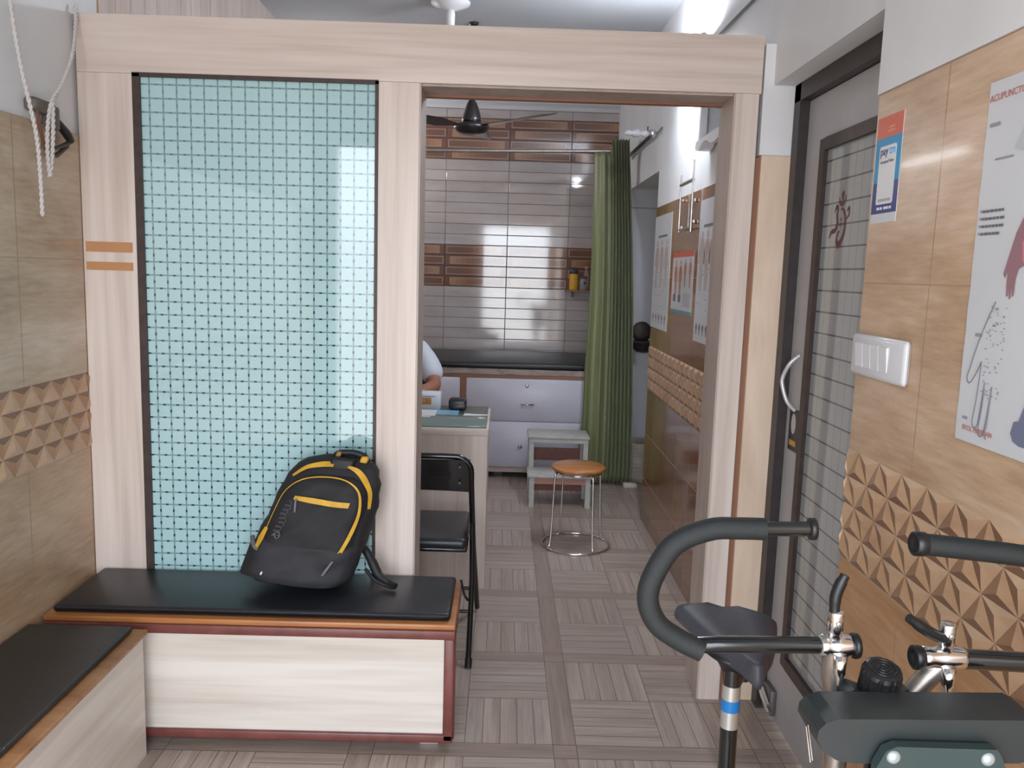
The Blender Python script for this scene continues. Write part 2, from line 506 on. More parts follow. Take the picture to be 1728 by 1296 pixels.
# far wall: grey and brown gloss tiles under a cornice
wb = MB()
wb.box(XL - 0.1, 1.05, F + 0.006, F + 0.15, -0.05, ZC + 0.02, 1)
cols = [-1.4, -1.01, -0.501, 0.012, 0.516, 0.932]
def greyrow(z0, z1):
    for a, b in zip(cols[:-1], cols[1:]):
        wb.rbox(a + 0.001, b - 0.001, F, F + 0.01, z0 + 0.001, z1 - 0.001, 0.003, 2, 0, tn(0.04), False)
def brownrow(z0, z1, odd):
    for a, b in zip(cols[:-1], cols[1:]):
        k = random.uniform(0.9, 1.12)
        br = (0.165 * k, 0.075 * k, 0.052 * k, 1)
        wb.rbox(a + 0.001, b - 0.001, F, F + 0.01, z0 + 0.001, z1 - 0.001, 0.003, 2, 2, br, False)
        w = b - a; h = z1 - z0
        lt = (0.36, 0.24, 0.18, 1)
        if odd: ia, ib = a + 0.10 * w, b - 0.035 * w
        else: ia, ib = a + 0.035 * w, b - 0.10 * w
        yy = F - 0.0006
        wb.box(ia - 0.008, ib + 0.008, yy, F, z0 + 0.14 * h, z1 - 0.14 * h, 2, lt)
        n = 10
        for q in range(n):
            f = (q + 0.5) / n
            g = (1 - f) if odd else f
            g = g ** 2.2
            c = (0.17 + 0.22 * g, 0.08 + 0.125 * g, 0.055 + 0.065 * g, 1)
            xa, xb = ia + (ib - ia) * q / n, ia + (ib - ia) * (q + 1) / n
            wb.box(xa, xb, yy - 0.0006, F, z0 + 0.22 * h, z1 - 0.22 * h, 2, c)
greyrow(2.7308, 2.80)
for k in range(4): brownrow(2.3995 + k * 0.0828, 2.3995 + (k + 1) * 0.0828, k % 2 == 0)
for k in range(8): greyrow(1.7142 + k * 0.08566, 1.7142 + (k + 1) * 0.08566)
for k in range(4): brownrow(1.3714 + k * 0.0857, 1.3714 + (k + 1) * 0.0857, k % 2 == 0)
for k in range(7): greyrow(1.3714 - (k + 1) * 0.0857, 1.3714 - k * 0.0857)
wb.box(XL, 0.932, F, F + 0.01, 0, 0.77, 3)
structure(wb.build('wall_back', [m_greytile, plain('grey_grout', L(116, 106, 104), 0.7), m_browntile, m_plaster_dim], origin=(0, 0, 0)))
co = MB()
co.prism([(0, 0), (-0.02, 0), (-0.025, 0.03), (-0.05, 0.05), (-0.06, 0.09), (-0.11, 0.12), (-0.12, 0.15), (0, 0.15)], (XL, F, 2.80), (0, 1, 0), (0, 0, 1), (1, 0, 0), 0.93 - XL)
structure(co.build('trim_1', plain('cornice_paint', L(196, 197, 202), 0.6), origin=(0, 0, 0)))

# front wall behind the camera: masonry round the open shop front
wf = MB()
wf.box(XL - 0.15, OX0, FY - 0.12, FY, -0.05, ZC + 0.02)
wf.box(OX1, 1.25, FY - 0.12, FY, -0.05, ZC + 0.02)
wf.box(OX0, OX1, FY - 0.12, FY, OZ1, ZC + 0.02)
structure(wf.build('wall_front', m_plaster, origin=(0, 0, 0)))

# ------------------------------------------------------------------ partition
part = bpy.data.objects.new('wall_partition', None); C.objects.link(part); W[part.name] = Vector((0, 0, 0)); structure(part)
PL, GL, GR, OL, OR, PR, HT, HB = -1.398, -1.2205, -0.4255, -0.2937, 0.737, 0.812, 2.2807, 2.1
b = MB().box(PL, 0.818, D, DB, HB, HT); b.build('header_beam', m_lamh, part)
b = MB().box(PL, GL, D + 0.001, DB, 0, HB - 0.0008); b.build('post', m_lamv, part)
b = MB().box(GR, OL, D + 0.001, DB, 0, HB - 0.0008); b.build('post', m_lamv, part)
b = MB().box(OR, PR, D + 0.001, DB, 0, HB - 0.0008); b.build('post', m_lamv, part)
b = MB().box(GL, GR, D + 0.03, DB, 0, 0.43); b.build('lower_panel', m_lamh, part)
b = MB()
b.box(OL - 0.0, OL + 0.006, D + 0.004, DB + 0.004, 0, HB - 0.001, 0)
b.box(OR - 0.006, OR, D + 0.004, DB + 0.004, 0, HB - 0.001, 0)
b.box(OL + 0.006, OR - 0.006, D + 0.02, DB + 0.004, HB - 0.006, HB, 0)
b.box(OL + 0.006, OR - 0.006, DB - 0.03, DB, HB - 0.014, HB - 0.006, 1)
b.build('jamb_lining', [m_jamb, m_edgebrown], part)

win = bpy.data.objects.new('window_1', None); C.objects.link(win); W[win.name] = Vector((0, 0, 0)); structure(win)
b = MB()
fw = 0.020
b.box(GL, GL + fw + 0.004, D - 0.004, D + 0.03, 0.42, HB, 0)
b.box(GR - 0.011, GR, D - 0.004, D + 0.03, 0.42, HB, 0)
b.box(GL, GR, D - 0.004, D + 0.03, HB - 0.010, HB + 0.003, 0)
b.build('window_frame', m_dkframe, win)
# frosted pane with a grid of clear lines; a second frosted layer behind shows through as dots
gm, t, bs = newmat('frosted_grid_glass')
N = t.nodes.new; K = t.links.new
tc = N('ShaderNodeTexCoord'); sx = N('ShaderNodeSeparateXYZ'); K(tc.outputs['Object'], sx.inputs[0])
def mth(op, a, b_=None, c=None):
    n = N('ShaderNodeMath'); n.operation = op
    for i, q in enumerate((a, b_, c)):
        if q is None: continue
        if isinstance(q, (int, float)): n.inputs[i].default_value = q
        else: K(q, n.inputs[i])
    return n.outputs[0]
PX, PZ = 0.0443, 0.0438
def dist(coord, off, pitch):
    a = mth('ADD', coord, -off + 200 * pitch)
    a = mth('MODULO', a, pitch)
    return mth('MINIMUM', a, mth('SUBTRACT', pitch, a))
dx, dz = dist(sx.outputs['X'], -1.170, PX), dist(sx.outputs['Z'], 2.0688, PZ)
dx2, dz2 = dist(sx.outputs['X'], -1.170 + PX / 2, PX), dist(sx.outputs['Z'], 2.0688 + PZ / 2, PZ)
lx, lz = mth('LESS_THAN', dx, 0.0026), mth('LESS_THAN', dz, 0.0026)
line = mth('MAXIMUM', lx, lz)
dots = mth('MAXIMUM', mth('MULTIPLY', mth('LESS_THAN', dx, 0.0030), mth('LESS_THAN', dz2, 0.0048)), mth('MULTIPLY', mth('LESS_THAN', dz, 0.0030), mth('LESS_THAN', dx2, 0.0048)))
def mixc(f, a, b_):
    n = N('ShaderNodeMix'); n.data_type = 'RGBA'; K(f, n.inputs[0])
    for i, q in ((6, a), (7, b_)):
        if isinstance(q, tuple): n.inputs[i].default_value = q
        else: K(q, n.inputs[i])
    return n.outputs[2]
nz = N('ShaderNodeTexNoise'); nz.inputs['Scale'].default_value = 1.5; K(tc.outputs['Object'], nz.inputs['Vector'])
base = mixc(nz.outputs['Fac'], L(166, 202, 205), L(180, 210, 212))
dots = mth('MULTIPLY', dots, mth('MULTIPLY_ADD', sx.outputs['Z'], -1.0, 2.35))
c1 = mixc(line, base, L(122, 152, 158)); c2 = mixc(dots, c1, L(44, 62, 70))
K(c2, bs.inputs['Base Color'])
bs.inputs['Roughness'].default_value = 0.03
bs.inputs['Specular IOR Level'].default_value = 0.7
b = MB().box(GL + 0.01, GR - 0.006, D + 0.008, D + 0.02, 0.42, HB - 0.004); b.build('frosted_pane', gm, win)

# two strips of brown tape on the left post
for (z0, z1, s_, which) in ((1.527, 1.560, -0.004, 'upper'), (1.467, 1.494, 0.004, 'lower')):
    b = MB(); b.box(-1.390, -1.236, D - 0.0012, D + 0.001, z0, z1, 0)
    tag(b.build('tape_strip', plain('brown_tape', L(186, 134, 92), 0.5)), '%s strip of orange brown tape across the left wooden post' % which, 'tape', 'tape strips on the left post')

# ------------------------------------------------------------------ door on the right
door = bpy.data.objects.new('door_1', None); C.objects.link(door); W[door.name] = Vector((0, 0, 0)); structure(door)
DY0, DY1, DH = 1.92, D + 0.004, 2.128
b = MB()
b.box(XD - 0.02, XD + 0.08, DY1 - 0.055, DY1, 0, DH, 0)
b.box(XD - 0.02, XD + 0.08, DY0, DY1, DH - 0.055, DH, 0)
b.build('door_frame', plain('black_brown_frame', L(52, 44, 44), 0.45, var=0.2, vscale=25), door)
m_leaf = plain('grey_door_laminate', L(172, 170, 172), 0.45, var=0.04, vscale=10)
gy0, gy1, gz0, gz1 = 1.99, 2.590, 0.235, 1.93
X0 = XD + 0.012
b = MB()
b.box(X0, X0 + 0.035, gy1, DY1 - 0.057, 0.012, DH - 0.057, 0)
b.box(X0, X0 + 0.035, DY0, gy0, 0.012, DH - 0.057, 0)
b.box(X0, X0 + 0.035, gy0, gy1, 0.012, gz0, 0)
b.box(X0, X0 + 0.035, gy0, gy1, gz1, DH - 0.057, 0)
leaf = b.build('door_leaf', m_leaf, door)
b = MB(); q = 0.035
b.box(X0 - 0.008, X0 + 0.036, gy1 - q, gy1 + 0.002, gz0, gz1, 0)
b.box(X0 - 0.008, X0 + 0.036, gy0, gy0 + q, gz0, gz1, 0)
b.box(X0 - 0.008, X0 + 0.036, gy0 + q, gy1 - q, gz0 - 0.002, gz0 + q, 0)
b.box(X0 - 0.008, X0 + 0.036, gy0 + q, gy1 - q, gz1 - q, gz1 + 0.002, 0)
b.build('glazing_bead', m_dkframe, leaf)
dg, t, bs = newmat('door_grid_glass')
N = t.nodes.new; K = t.links.new
tc = N('ShaderNodeTexCoord'); sx = N('ShaderNodeSeparateXYZ'); K(tc.outputs['Object'], sx.inputs[0])
dy, dz = dist(sx.outputs['Y'], 2.54, 0.049), dist(sx.outputs['Z'], 1.86, 0.0645)
line = mth('MAXIMUM', mth('MULTIPLY', mth('LESS_THAN', dy, 0.0022), 0.4), mth('LESS_THAN', dz, 0.0026))
wv = N('ShaderNodeTexWave'); wv.bands_direction = 'Y'; wv.inputs['Scale'].default_value = 45; wv.inputs['Distortion'].default_value = 1.5
K(tc.outputs['Object'], wv.inputs['Vector'])
base = mixc(wv.outputs['Fac'], L(150, 154, 156), L(166, 170, 171))
K(mixc(line, base, L(84, 88, 92)), bs.inputs['Base Color'])
bs.inputs['Roughness'].default_value = 0.06; bs.inputs['Specular IOR Level'].default_value = 0.5
b = MB().box(X0 + 0.006, X0 + 0.016, gy0 + 0.01, gy1 - 0.01, gz0 + 0.01, gz1 - 0.01); b.build('glass_pane', dg, leaf)
hp = smoothpath([(X0 - 0.003, 2.640, 1.262), (X0 - 0.03, 2.645, 1.235), (X0 - 0.045, 2.66, 1.19), (X0 - 0.045, 2.66, 1.16), (X0 - 0.03, 2.65, 1.11), (X0 - 0.003, 2.645, 1.08)], 6)
MB().tube(hp, 0.0065, 10).build('door_handle', plain('pale_metal', L(205, 205, 208), 0.3, 0.4), leaf)
b = MB(); b.rbox(X0 - 0.022, X0, 2.615, 2.700, 0.03, 0.12, 0.006, 2, 0)
b.tube([(X0 - 0.03, 2.60, 0.05), (X0 - 0.03, 2.69, 0.085)], 0.008, 10, 1)
b.tube([(X0 - 0.028, 2.61, 0.075), (X0 - 0.028, 2.69, 0.105)], 0.006, 10, 1)
b.build('floor_bolt', [plain('old_zinc', L(120, 116, 116), 0.45, 0.6), m_chrome], leaf)
# dark label low on the door stile
lb = thing('door_label', 'small dark label with a white oval and yellow bar on the grey door stile', 'label', (X0 - 0.001, 2.652, 0.95))
b = MB(); xx = X0 - 0.0012
b.box(xx, X0 - 0.0002, 2.612, 2.694, 0.945, 1.085, 0); b.build('label_sheet', plain('label_black', L(44, 40, 44), 0.4), lb)
b = MB()
b.prism([(0.020 * math.cos(a * PI / 12), 0.034 * math.sin(a * PI / 12)) for a in range(24)], (xx, 2.655, 1.035), (0, -1, 0), (0, 0, 1), (-1, 0, 0), 0.0005)
b.build('oval_mark', plain('label_white', L(190, 188, 186), 0.5), lb)
b = MB(); b.box(xx - 0.0005, xx, 2.625, 2.682, 0.962, 0.980, 0); b.build('yellow_bar', plain('label_yellow', L(196, 150, 60), 0.5), lb)
# religious sign stuck on the door glass
st = thing('om_sticker', 'maroon curling symbol sticker with a dot on top, on the door glass', 'sticker', (X0 + 0.005, 2.34, 1.59))
m_om = plain('maroon_vinyl', L(92, 44, 46), 0.5)
xx = X0 + 0.0058
def rib(mb, pts, ws, m=0):
    P_ = smoothpath([(0, a, c) for a, c in pts], 7)
    n = len(P_); lf, rt = [], []
    for i in range(n):
        tg = (P_[min(i + 1, n - 1)] - P_[max(i - 1, 0)]).normalized()
        nr = Vector((0, -tg.z, tg.y)); f = i / (n - 1) * (len(ws) - 1); k = min(int(f), len(ws) - 2)
        w = 1.35 * (ws[k] + (ws[k + 1] - ws[k]) * (f - k))
        lf.append(P_[i] + nr * w + Vector((xx, 0, 0))); rt.append(P_[i] - nr * w + Vector((xx, 0, 0)))
    mb.strip(lf, rt, m, False)
def dpt(px, py):   # design grid of the sticker -> its plane (far side is +Y)
    return (2.500 - px * 0.150, 1.600 + py * 0.128)
b = MB()
rib(b, [dpt(.02, .22), dpt(.12, .36), dpt(.30, .40), dpt(.38, .56), dpt(.33, .74), dpt(.36, .86), dpt(.30, .93), dpt(.20, .80)], [.002, .005, .006, .006, .004, .005, .005, .001])
rib(b, [dpt(.50, .86), dpt(.62, .84), dpt(.72, .70), dpt(.76, .52), dpt(.72, .30), dpt(.60, .12), dpt(.46, .06), dpt(.40, .18), dpt(.44, .32), dpt(.52, .36)], [.002, .004, .005, .006, .006, .007, .008, .005, .004, .002])
rib(b, [dpt(.78, .78), dpt(.88, .86), dpt(.90, .72), dpt(.80, .62)], [.002, .004, .004, .002])
rib(b, [dpt(.40, 1.12), dpt(.44, 1.0), dpt(.56, .96), dpt(.68, 1.04), dpt(.72, 1.16)], [.002, .004, .005, .004, .002])
rib(b, [dpt(.52, .66), dpt(.56, .60)], [.004, .003])
rib(b, [dpt(.52, .56), dpt(.55, .46)], [.005, .002])
cx, cz = dpt(.56, 1.16)
b.prism([(0.010 * math.cos(a * PI / 10), 0.014 * math.sin(a * PI / 10)) for a in range(20)], (xx, cx, cz), (0, -1, 0), (0, 0, 1), (-1, 0, 0), 0.0004)
b.build('symbol', m_om, st)

# ------------------------------------------------------------------ benches
bn = thing('bench', 'long cream bench with black cushion and maroon edging under the frosted glass', 'bench', (-0.75, 2.6, 0))
BF, BR, BH = 2.425, -0.123, 0.408
b = MB(); b.box(-1.385, BR - 0.012, BF + 0.006, D - 0.002, 0.03, BH - 0.014); b.build('carcass', m_cream, bn)
b = MB(); b.rbox(-1.39, BR, BF, D - 0.001, BH - 0.012, BH + 0.006, 0.003, 2); b.build('seat_board', m_orangewood, bn)
b = MB()
b.rbox(-1.385, BR + 0.002, BF - 0.006, BF + 0.006, BH - 0.042, BH - 0.012, 0.004, 2)
b.rbox(BR - 0.032, BR - 0.001, BF - 0.006, BF + 0.006, 0.03, BH - 0.040, 0.004, 2)
b.rbox(-1.385, BR - 0.001, BF - 0.006, BF + 0.006, 0.024, 0.052, 0.004, 2)
b.rbox(BR - 0.012, BR + 0.003, BF + 0.008, BF + 0.04, 0.03, BH - 0.014, 0.004, 2)
b.rbox(BR - 0.012, BR + 0.003, BF + 0.008, D - 0.002, BH - 0.042, BH - 0.012, 0.004, 2)
b.build('maroon_beading', m_maroon, bn)
b = MB(); b.rbox(-1.37, BR - 0.016, BF + 0.016, D - 0.003, BH + 0.006, 0.440, 0.013, 3); cu = b.build('seat_cushion', m_rexine, bn)
for x in (-0.20, -1.3):
    MB().rbox(x - 0.03, x + 0.03, BF + 0.03, BF + 0.09, 0.0, 0.03, 0.003, 1).build('foot', m_white, bn)

b2 = thing('bench', 'shorter cream bench with black cushion against the left tiled wall', 'bench', (-1.22, 1.6, 0))
X1, HB2, YA, YB = -1.045, 0.402, 0.55, 2.372
b = MB(); b.box(XL + 0.003, X1 - 0.012, YA, YB - 0.01, 0.0, HB2 - 0.014); b.build('carcass', m_creamy, b2)
b = MB(); b.rbox(XL + 0.003, X1, YA - 0.01, YB, HB2 - 0.014, HB2, 0.003, 2); b.build('seat_board', m_edgeoak, b2)
b = MB(); b.rbox(XL + 0.008, X1 - 0.034, YA, YB - 0.022, HB2, HB2 + 0.020, 0.009, 3); b.build('seat_cushion', m_rexine_brown, b2)

# ------------------------------------------------------------------ backpack leaning on the glass
m_bag = plain('black_nylon', L(34, 32, 34), 0.75, bump=0.3, bscale=900, var=0.2, vscale=14)
m_bag2 = plain('charcoal_nylon', L(47, 47, 51), 0.8, bump=0.4, bscale=900, var=0.2, vscale=14)
m_bagd = plain('dark_webbing', L(26, 26, 28), 0.6)
m_yel = plain('yellow_zip_tape', L(206, 158, 46), 0.6, var=0.12, vscale=40)
m_greyweb = plain('grey_webbing', L(112, 110, 112), 0.7)
BT = Matrix.Translation((-0.660, 2.630, 0.464)) @ Euler((math.radians(-7), 0, 0)).to_matrix().to_4x4() @ Euler((0, math.radians(5), 0)).to_matrix().to_4x4() @ Matrix(((1, 0, .235, 0), (0, 1, 0, 0), (0, 0, .95, 0), (0, 0, 0, 1)))
def lerp(tab, z):
    for (z0, a), (z1, b_) in zip(tab[:-1], tab[1:]):
        if z <= z1:
            f = (z - z0) / (z1 - z0); f = f * f * (3 - 2 * f)
            return a + (b_ - a) * f
    return tab[-1][1]
HWT = [(0, .140), (.04, .172), (.16, .178), (.28, .168), (.36, .155), (.42, .132), (.445, .100), (.455, .05)]
DFT = [(0, .075), (.04, .098), (.16, .105), (.28, .095), (.36, .082), (.42, .060), (.445, .038), (.455, .015)]
def bag_front(x, z, off=0.0):
    w, d = lerp(HWT, z), lerp(DFT, z)
    u = min(1, abs(x / w))
    return Vector((x, -d * (1 - u ** 3.2) ** (1 / 2.6) - off, z))
def loft(mb, hw, df, db, z0, z1, n=22, m=36, mi=0, wr=0.006):
    vs = []; rs = n + 1
    for i in range(rs):
        z = z0 + (z1 - z0) * i / n
        w, d, k = hw(z), df(z), db(z)
        for j in range(m):
            a = 2 * PI * j / m
            c, s_ = math.cos(a), math.sin(a)
            x = w * math.copysign(abs(c) ** 0.62, c)
            yy = (d if s_ < 0 else k) * math.copysign(abs(s_) ** 0.68, s_)
            wob = wr * (math.sin(9 * z / 0.1 + 3 * a) * 0.5 + math.sin(23 * z + 5 * a + 1.3)) * 0.6
            vs.append((x + wob * c, yy + wob * s_, z))
    fs = []
    for i in range(n):
        for j in range(m):
            j2 = (j + 1) % m
            fs.append((i * m + j, i * m + j2, (i + 1) * m + j2, (i + 1) * m + j))
    fs.append(list(range(m))[::-1]); fs.append([n * m + j for j in range(m)])
    mb.add(vs, fs, mi, True)
bp = thing('backpack', 'black backpack with yellow zips leaning against the frosted glass on the bench', 'backpack', (-0.62, 2.63, 0.44))
b = MB(BT); loft(b, lambda z: lerp(HWT, z), lambda z: lerp(DFT, z) * .92, lambda z: lerp(DFT, z) * 0.75, 0, .455); b.build('body', m_bag, bp)
# front pocket standing proud of the body
def fp_pts(hw, z0, z1, off):
    rows = []
    n = 16
    for i in range(n + 1):
        z = z0 + (z1 - z0) * i / n
        w = hw(z); row = []
        for j in range(19):
            x = -w + 2 * w * j / 18
            e_ = min(1, (1 - abs(x / w)) * 5) * min(1, (z1 - z) / 0.02 + 0.0) * 1.0
            e_ = math.sqrt(max(0, e_))
            wv_ = 0.004 * math.sin(38 * z + 22 * x) + 0.003 * math.sin(60 * x - 45 * z + 1) + 0.002 * math.sin(95 * z - 30 * x)
            row.append(bag_front(x, z, off * e_ + wv_ * e_ - 0.006 * (1 - e_)))
        rows.append(row)
    return rows
def grid(mb, rows, m=0):
    n, k = len(rows), len(rows[0])
    vs = [p for r in rows for p in r]
    fs = [(i * k + j, i * k + j + 1, (i + 1) * k + j + 1, (i + 1) * k + j) for i in range(n - 1) for j in range(k - 1)]
    mb.add(vs, fs, m, True)
FPW = [(0, .13), (.05, .15), (.15, .150), (.28, .142), (.34, .128), (.38, .100), (.395, .06)]
b = MB(BT); grid(b, fp_pts(lambda z: lerp(FPW, z), 0.10, 0.392, 0.020)); b.build('front_pocket', m_bag, bp)
b = MB(BT); grid(b, fp_pts(lambda z: lerp(HWT, z) * .985, 0.012, 0.165, 0.024)); b.build('lower_panel', m_bag2, bp)
def zipline(pts, w, off, m):
    P_ = smoothpath([(x, 0, z) for x, z in pts], 6); n = len(P_); lf, rt = [], []
    ws = w if isinstance(w, list) else [w, w]
    for i in range(n):
        tg = P_[min(i + 1, n - 1)] - P_[max(i - 1, 0)]
        nr = Vector((-tg.z, 0, tg.x)).normalized()
        f = i / (n - 1) * (len(ws) - 1); k = min(int(f), len(ws) - 2); ww = ws[k] + (ws[k + 1] - ws[k]) * (f - k)
        a = P_[i] + nr * ww; c = P_[i] - nr * ww
        lf.append(bag_front(a.x, a.z, off)); rt.append(bag_front(c.x, c.z, off))
    mb = MB(BT); mb.strip(lf, rt, 0, True)
    return mb
zipline([(-.088, .310), (-.03, .307), (.04, .303), (.090, .303)], [.006, .009, .009, .009], .028, m_yel).build('zip', m_yel, bp)
zipline([(-.140, .20), (-.136, .27), (-.125, .330), (-.085, .372), (-.02, .388), (.05, .383), (.10, .352), (.126, .29), (.128, .22), (.118, .15), (.105, .115)], [.0014, .0014, .0016, .0018, .002, .002, .003, .004, .006, .006, .006], .0285, m_yel).build('zip', m_yel, bp)
zipline([(-.140, .20), (-.146, .16), (-.150, .128)], [.006, .010, .006], .0285, m_yel).build('zip', m_yel, bp)
zipline([(-.128, .375), (-.095, .408), (-.05, .424), (-.012, .428)], [.004, .007, .009, .008], .006, m_yel).build('zip', m_yel, bp)
zipline([(.035, .426), (.07, .414), (.105, .385), (.134, .345), (.150, .29)], [.003, .008, .008, .006, .004], .006, m_yel).build('zip', m_yel, bp)
# zip pulls
b = MB(BT); p0 = bag_front(-.080, .308, .034); b.tube([p0, p0 + Vector((.006, -.004, -.02)), p0 + Vector((.012, -.002, -.045))], [.003, .004, .003], 8); b.build('zip_pull', m_greyweb, bp)
b = MB(BT); p0 = bag_front(.104, .113, .028); b.tube([p0, p0 + Vector((-.010, -.004, -.03)), p0 + Vector((-.016, -.003, -.05))], [.004, .005, .004], 8); b.build('zip_pull', m_greyweb, bp)
# embroidered mark running down the left of the pocket
b = MB(BT)
mk = []
for k in range(46):
    q_ = k / 45
    mk.append(bag_front(-.099 + .011 * math.sin(k * 1.15) + .003 * math.sin(k * .31), .292 - .118 * q_ + .006 * math.cos(k * 1.15), .029))
b.tube(smoothpath(mk, 3), .0010, 5)
b.tube(smoothpath([bag_front(-.112, .178, .029), bag_front(-.098, .192, .029), bag_front(-.086, .182, .029), bag_front(-.094, .170, .029), bag_front(-.108, .186, .029)], 4), .0022, 5)
b.build('embroidered_mark', plain('grey_thread', L(92, 92, 98), 0.7), bp)
# grab handle, hanging loops
b = MB(BT); b.tube(smoothpath([(-.03, .0, .440), (-.018, -.012, .462), (.03, -.008, .468), (.07, .0, .455), (.085, .01, .430)], 6), .011, 10)
b.rbox(-.030, .050, -.058, -.020, .405, .452, .012, 3, 0); b.build('grab_handle', m_bagd, bp)
b = MB(BT); b.rbox(.060, .085, -.03, .0, .435, .462, .006, 2); b.build('loop', m_yel, bp)
b = MB(BT); b.rbox(-.022, -.006, -.035, -.01, .452, .470, .004, 2); b.build('loop', plain('tan_loop', L(150, 112, 70), 0.7), bp)
# side pocket with grey elastic
b = MB(BT); b.tube(smoothpath([(-.120, -.10, .118), (-.155, -.085, .122), (-.180, -.05, .136), (-.193, -.01, .138), (-.196, .02, .120), (-.19, .03, .10)], 6), .0075, 10); b.build('elastic_edge', m_greyweb, bp)
b = MB(BT); rows = []
for i in range(9):
    z = .02 + .105 * i / 8; r_ = []
    for j in range(11):
        a = PI * (0.62 + 0.55 * j / 10); r_.append(Vector((.19 * math.cos(a) - .001, -.02 + .10 * -math.sin(a) * .9, z)))
    rows.append(r_)
grid(b, rows); b.build('side_pocket', m_bag, bp)
# shoulder strap trailing on the seat, small reflector
b = MB()
b.tube(smoothpath([(-.47, 2.70, .560), (-.445, 2.69, .555), (-.42, 2.675, .520), (-.395, 2.66, .480), (-.36, 2.645, .462), (-.335, 2.625, .455)], 5), [.012] * 5 + [.014] * 5 + [.016] * 5 + [.014] * 5 + [.012] * 6, 10)
b.tube(smoothpath([(-.44, 2.66, .50), (-.405, 2.64, .470), (-.365, 2.63, .455), (-.345, 2.62, .452)], 4), .006, 8)
b.build('shoulder_strap', m_bagd, bp)
b = MB(BT); b.rbox(-.105, -.099, bag_front(-.1, .045, .028).y - .002, bag_front(-.1, .045, .02).y, .040, .052, .002, 1); b.build('reflector', m_white, bp)

# ------------------------------------------------------------------ folding chair at the desk
ch = thing('folding_chair', 'black folding chair facing the desk behind the glass partition', 'chair', (-0.335, 3.25, 0))
CX, CW = -0.335, 0.225
xr_ = CX + CW; xl_ = CX - CW
pts = smoothpath([(xl_, 3.205, 0.66), (xl_ + .004, 3.19, 0.73), (xl_ + 0.04, 3.185, 0.768), (xl_ + 0.09, 3.183, 0.774), (CX, 3.183, .774), (xr_ - 0.09, 3.183, .774), (xr_ - 0.04, 3.185, .768), (xr_ - .004, 3.19, .73), (xr_, 3.205, .66)], 5)
b = MB()
b.tube([(xl_ + .028, 3.520, 0.012), (xl_ + .010, 3.33, .36), (xl_, 3.205, 0.66)] + pts[1:-1] + [(xr_, 3.205, .66), (xr_ + .010, 3.33, .36), (xr_ + .028, 3.520, 0.012)], 0.0115, 12)
b.build('front_leg_frame', m_blackmetal, ch)
for s_ in (-1, 1):
    b = MB(); b.tube([(CX + s_ * (CW + .004), 3.30, 0.505), (CX + s_ * (CW + .014), 3.16, .28), (CX + s_ * (CW + .012), 2.975, .012)], 0.011, 12)
    lg = b.build('rear_leg', m_blackmetal, ch)
    MB().tube([(CX + s_ * (CW + .013), 2.990, .030), (CX + s_ * (CW + .012), 2.970, .0)], .014, 12).build('rubber_tip', m_black, lg)
for (yy, zz, rr) in ((3.455, .125, .008), (3.055, .19, .007)):
    MB().tube([(xl_ - .005, yy, zz), (xr_ + .005, yy, zz)], rr, 10).build('stretcher', m_blackmetal, ch)
MB().tube(smoothpath([(xr_ + .002, 3.09, .22), (xr_ - .015, 3.12, .235), (xr_ - .03, 3.15, .28)], 5), .005, 8).build('brace', m_blackmetal, ch)
b = MB(); rows = []
for i in range(9):
    z = .625 + .138 * i / 8; r_ = []
    for j in range(13):
        f = j / 12 * 2 - 1
        r_.append(Vector((CX + f * (CW - .006), 3.208 - (z - .66) * .2 - .018 * (1 - f * f) , z + (0.010 * (1 - f * f) if i == 0 else 0))))
    rows.append(r_)
grid(b, rows); grid(b, [[p + Vector((0, -.010, 0)) for p in r] for r in rows][::-1])
b.strip([r[0] for r in rows], [r[0] + Vector((0, -.01, 0)) for r in rows]); b.strip([r[-1] for r in rows], [r[-1] + Vector((0, -.01, 0)) for r in rows])
b.strip(rows[0], [p + Vector((0, -.01, 0)) for p in rows[0]])
bk = b.build('backrest', m_blackmetal, ch)
for z in (.735, .668):
    MB().lathe([(0, 0), (.005, .001), (.005, .003), (0, .0045)], (xr_ - .045, 3.180 - (z - .66) * .2, z), (0, -1, 0), 12).build('rivet', m_chrome, bk)
b = MB(); b.rbox(xl_ + .02, xr_ - .012, 3.15, 3.56, .400, .446, .02, 4); b.build('seat', m_rexine, ch)
MB().rbox(xl_ + .012, xr_ - .008, 3.148, 3.54, .392, .412, .008, 2).build('seat_pan', m_blackmetal, ch)

# ------------------------------------------------------------------ desk and what is on it
dk = thing('desk', 'wood laminate desk with a green edged glass sheet on top', 'desk', (-0.7, 4.06, 0))
DX, DF, DBK = -0.055, 3.764, 4.36
b = MB(); b.box(-1.30, DX - .006, DF + .012, DF + .03, 0.0, .74); b.build('front_panel', m_lamv, dk)
MB().box(DX - .006 - .02, DX - .004, DF + .03, DBK - .01, .0, .74).build('side_panel', m_lamv, dk)
MB().box(-1.30, -1.28, DF + .03, DBK - .01, 0, .74).build('side_panel', m_lamv, dk)
b = MB(); b.rbox(-1.31, DX, DF, DBK, .740, .776, .005, 2); b.build('desk_top', m_lamh, dk)
b = MB(); b.rbox(-1.30, DX - .010, DF + .008, DBK - .006, .776, .785, .002, 1)
gl = plain('green_edge_glass', L(112, 124, 120), 0.05, coat=0.3); b.build('glass_sheet', gl, dk)
b = MB(); b.box(-.335, -.215, 4.07, 4.20, .7852, .7858); tag(b.build('paper_slip', plain('blue_paper', L(120, 168, 196), 0.3)), 'pale blue paper slip lying on the desk glass', 'paper')
b = MB(); b.box(-.62, -.345, 3.98, 4.12, .7854, .788); b.box(-.58, -.325, 4.0, 4.17, .788, .791)
tag(b.build('paper_sheets', plain('white_paper', L(205, 205, 208), 0.6)), 'few white paper sheets lying on the desk beside the box', 'paper')
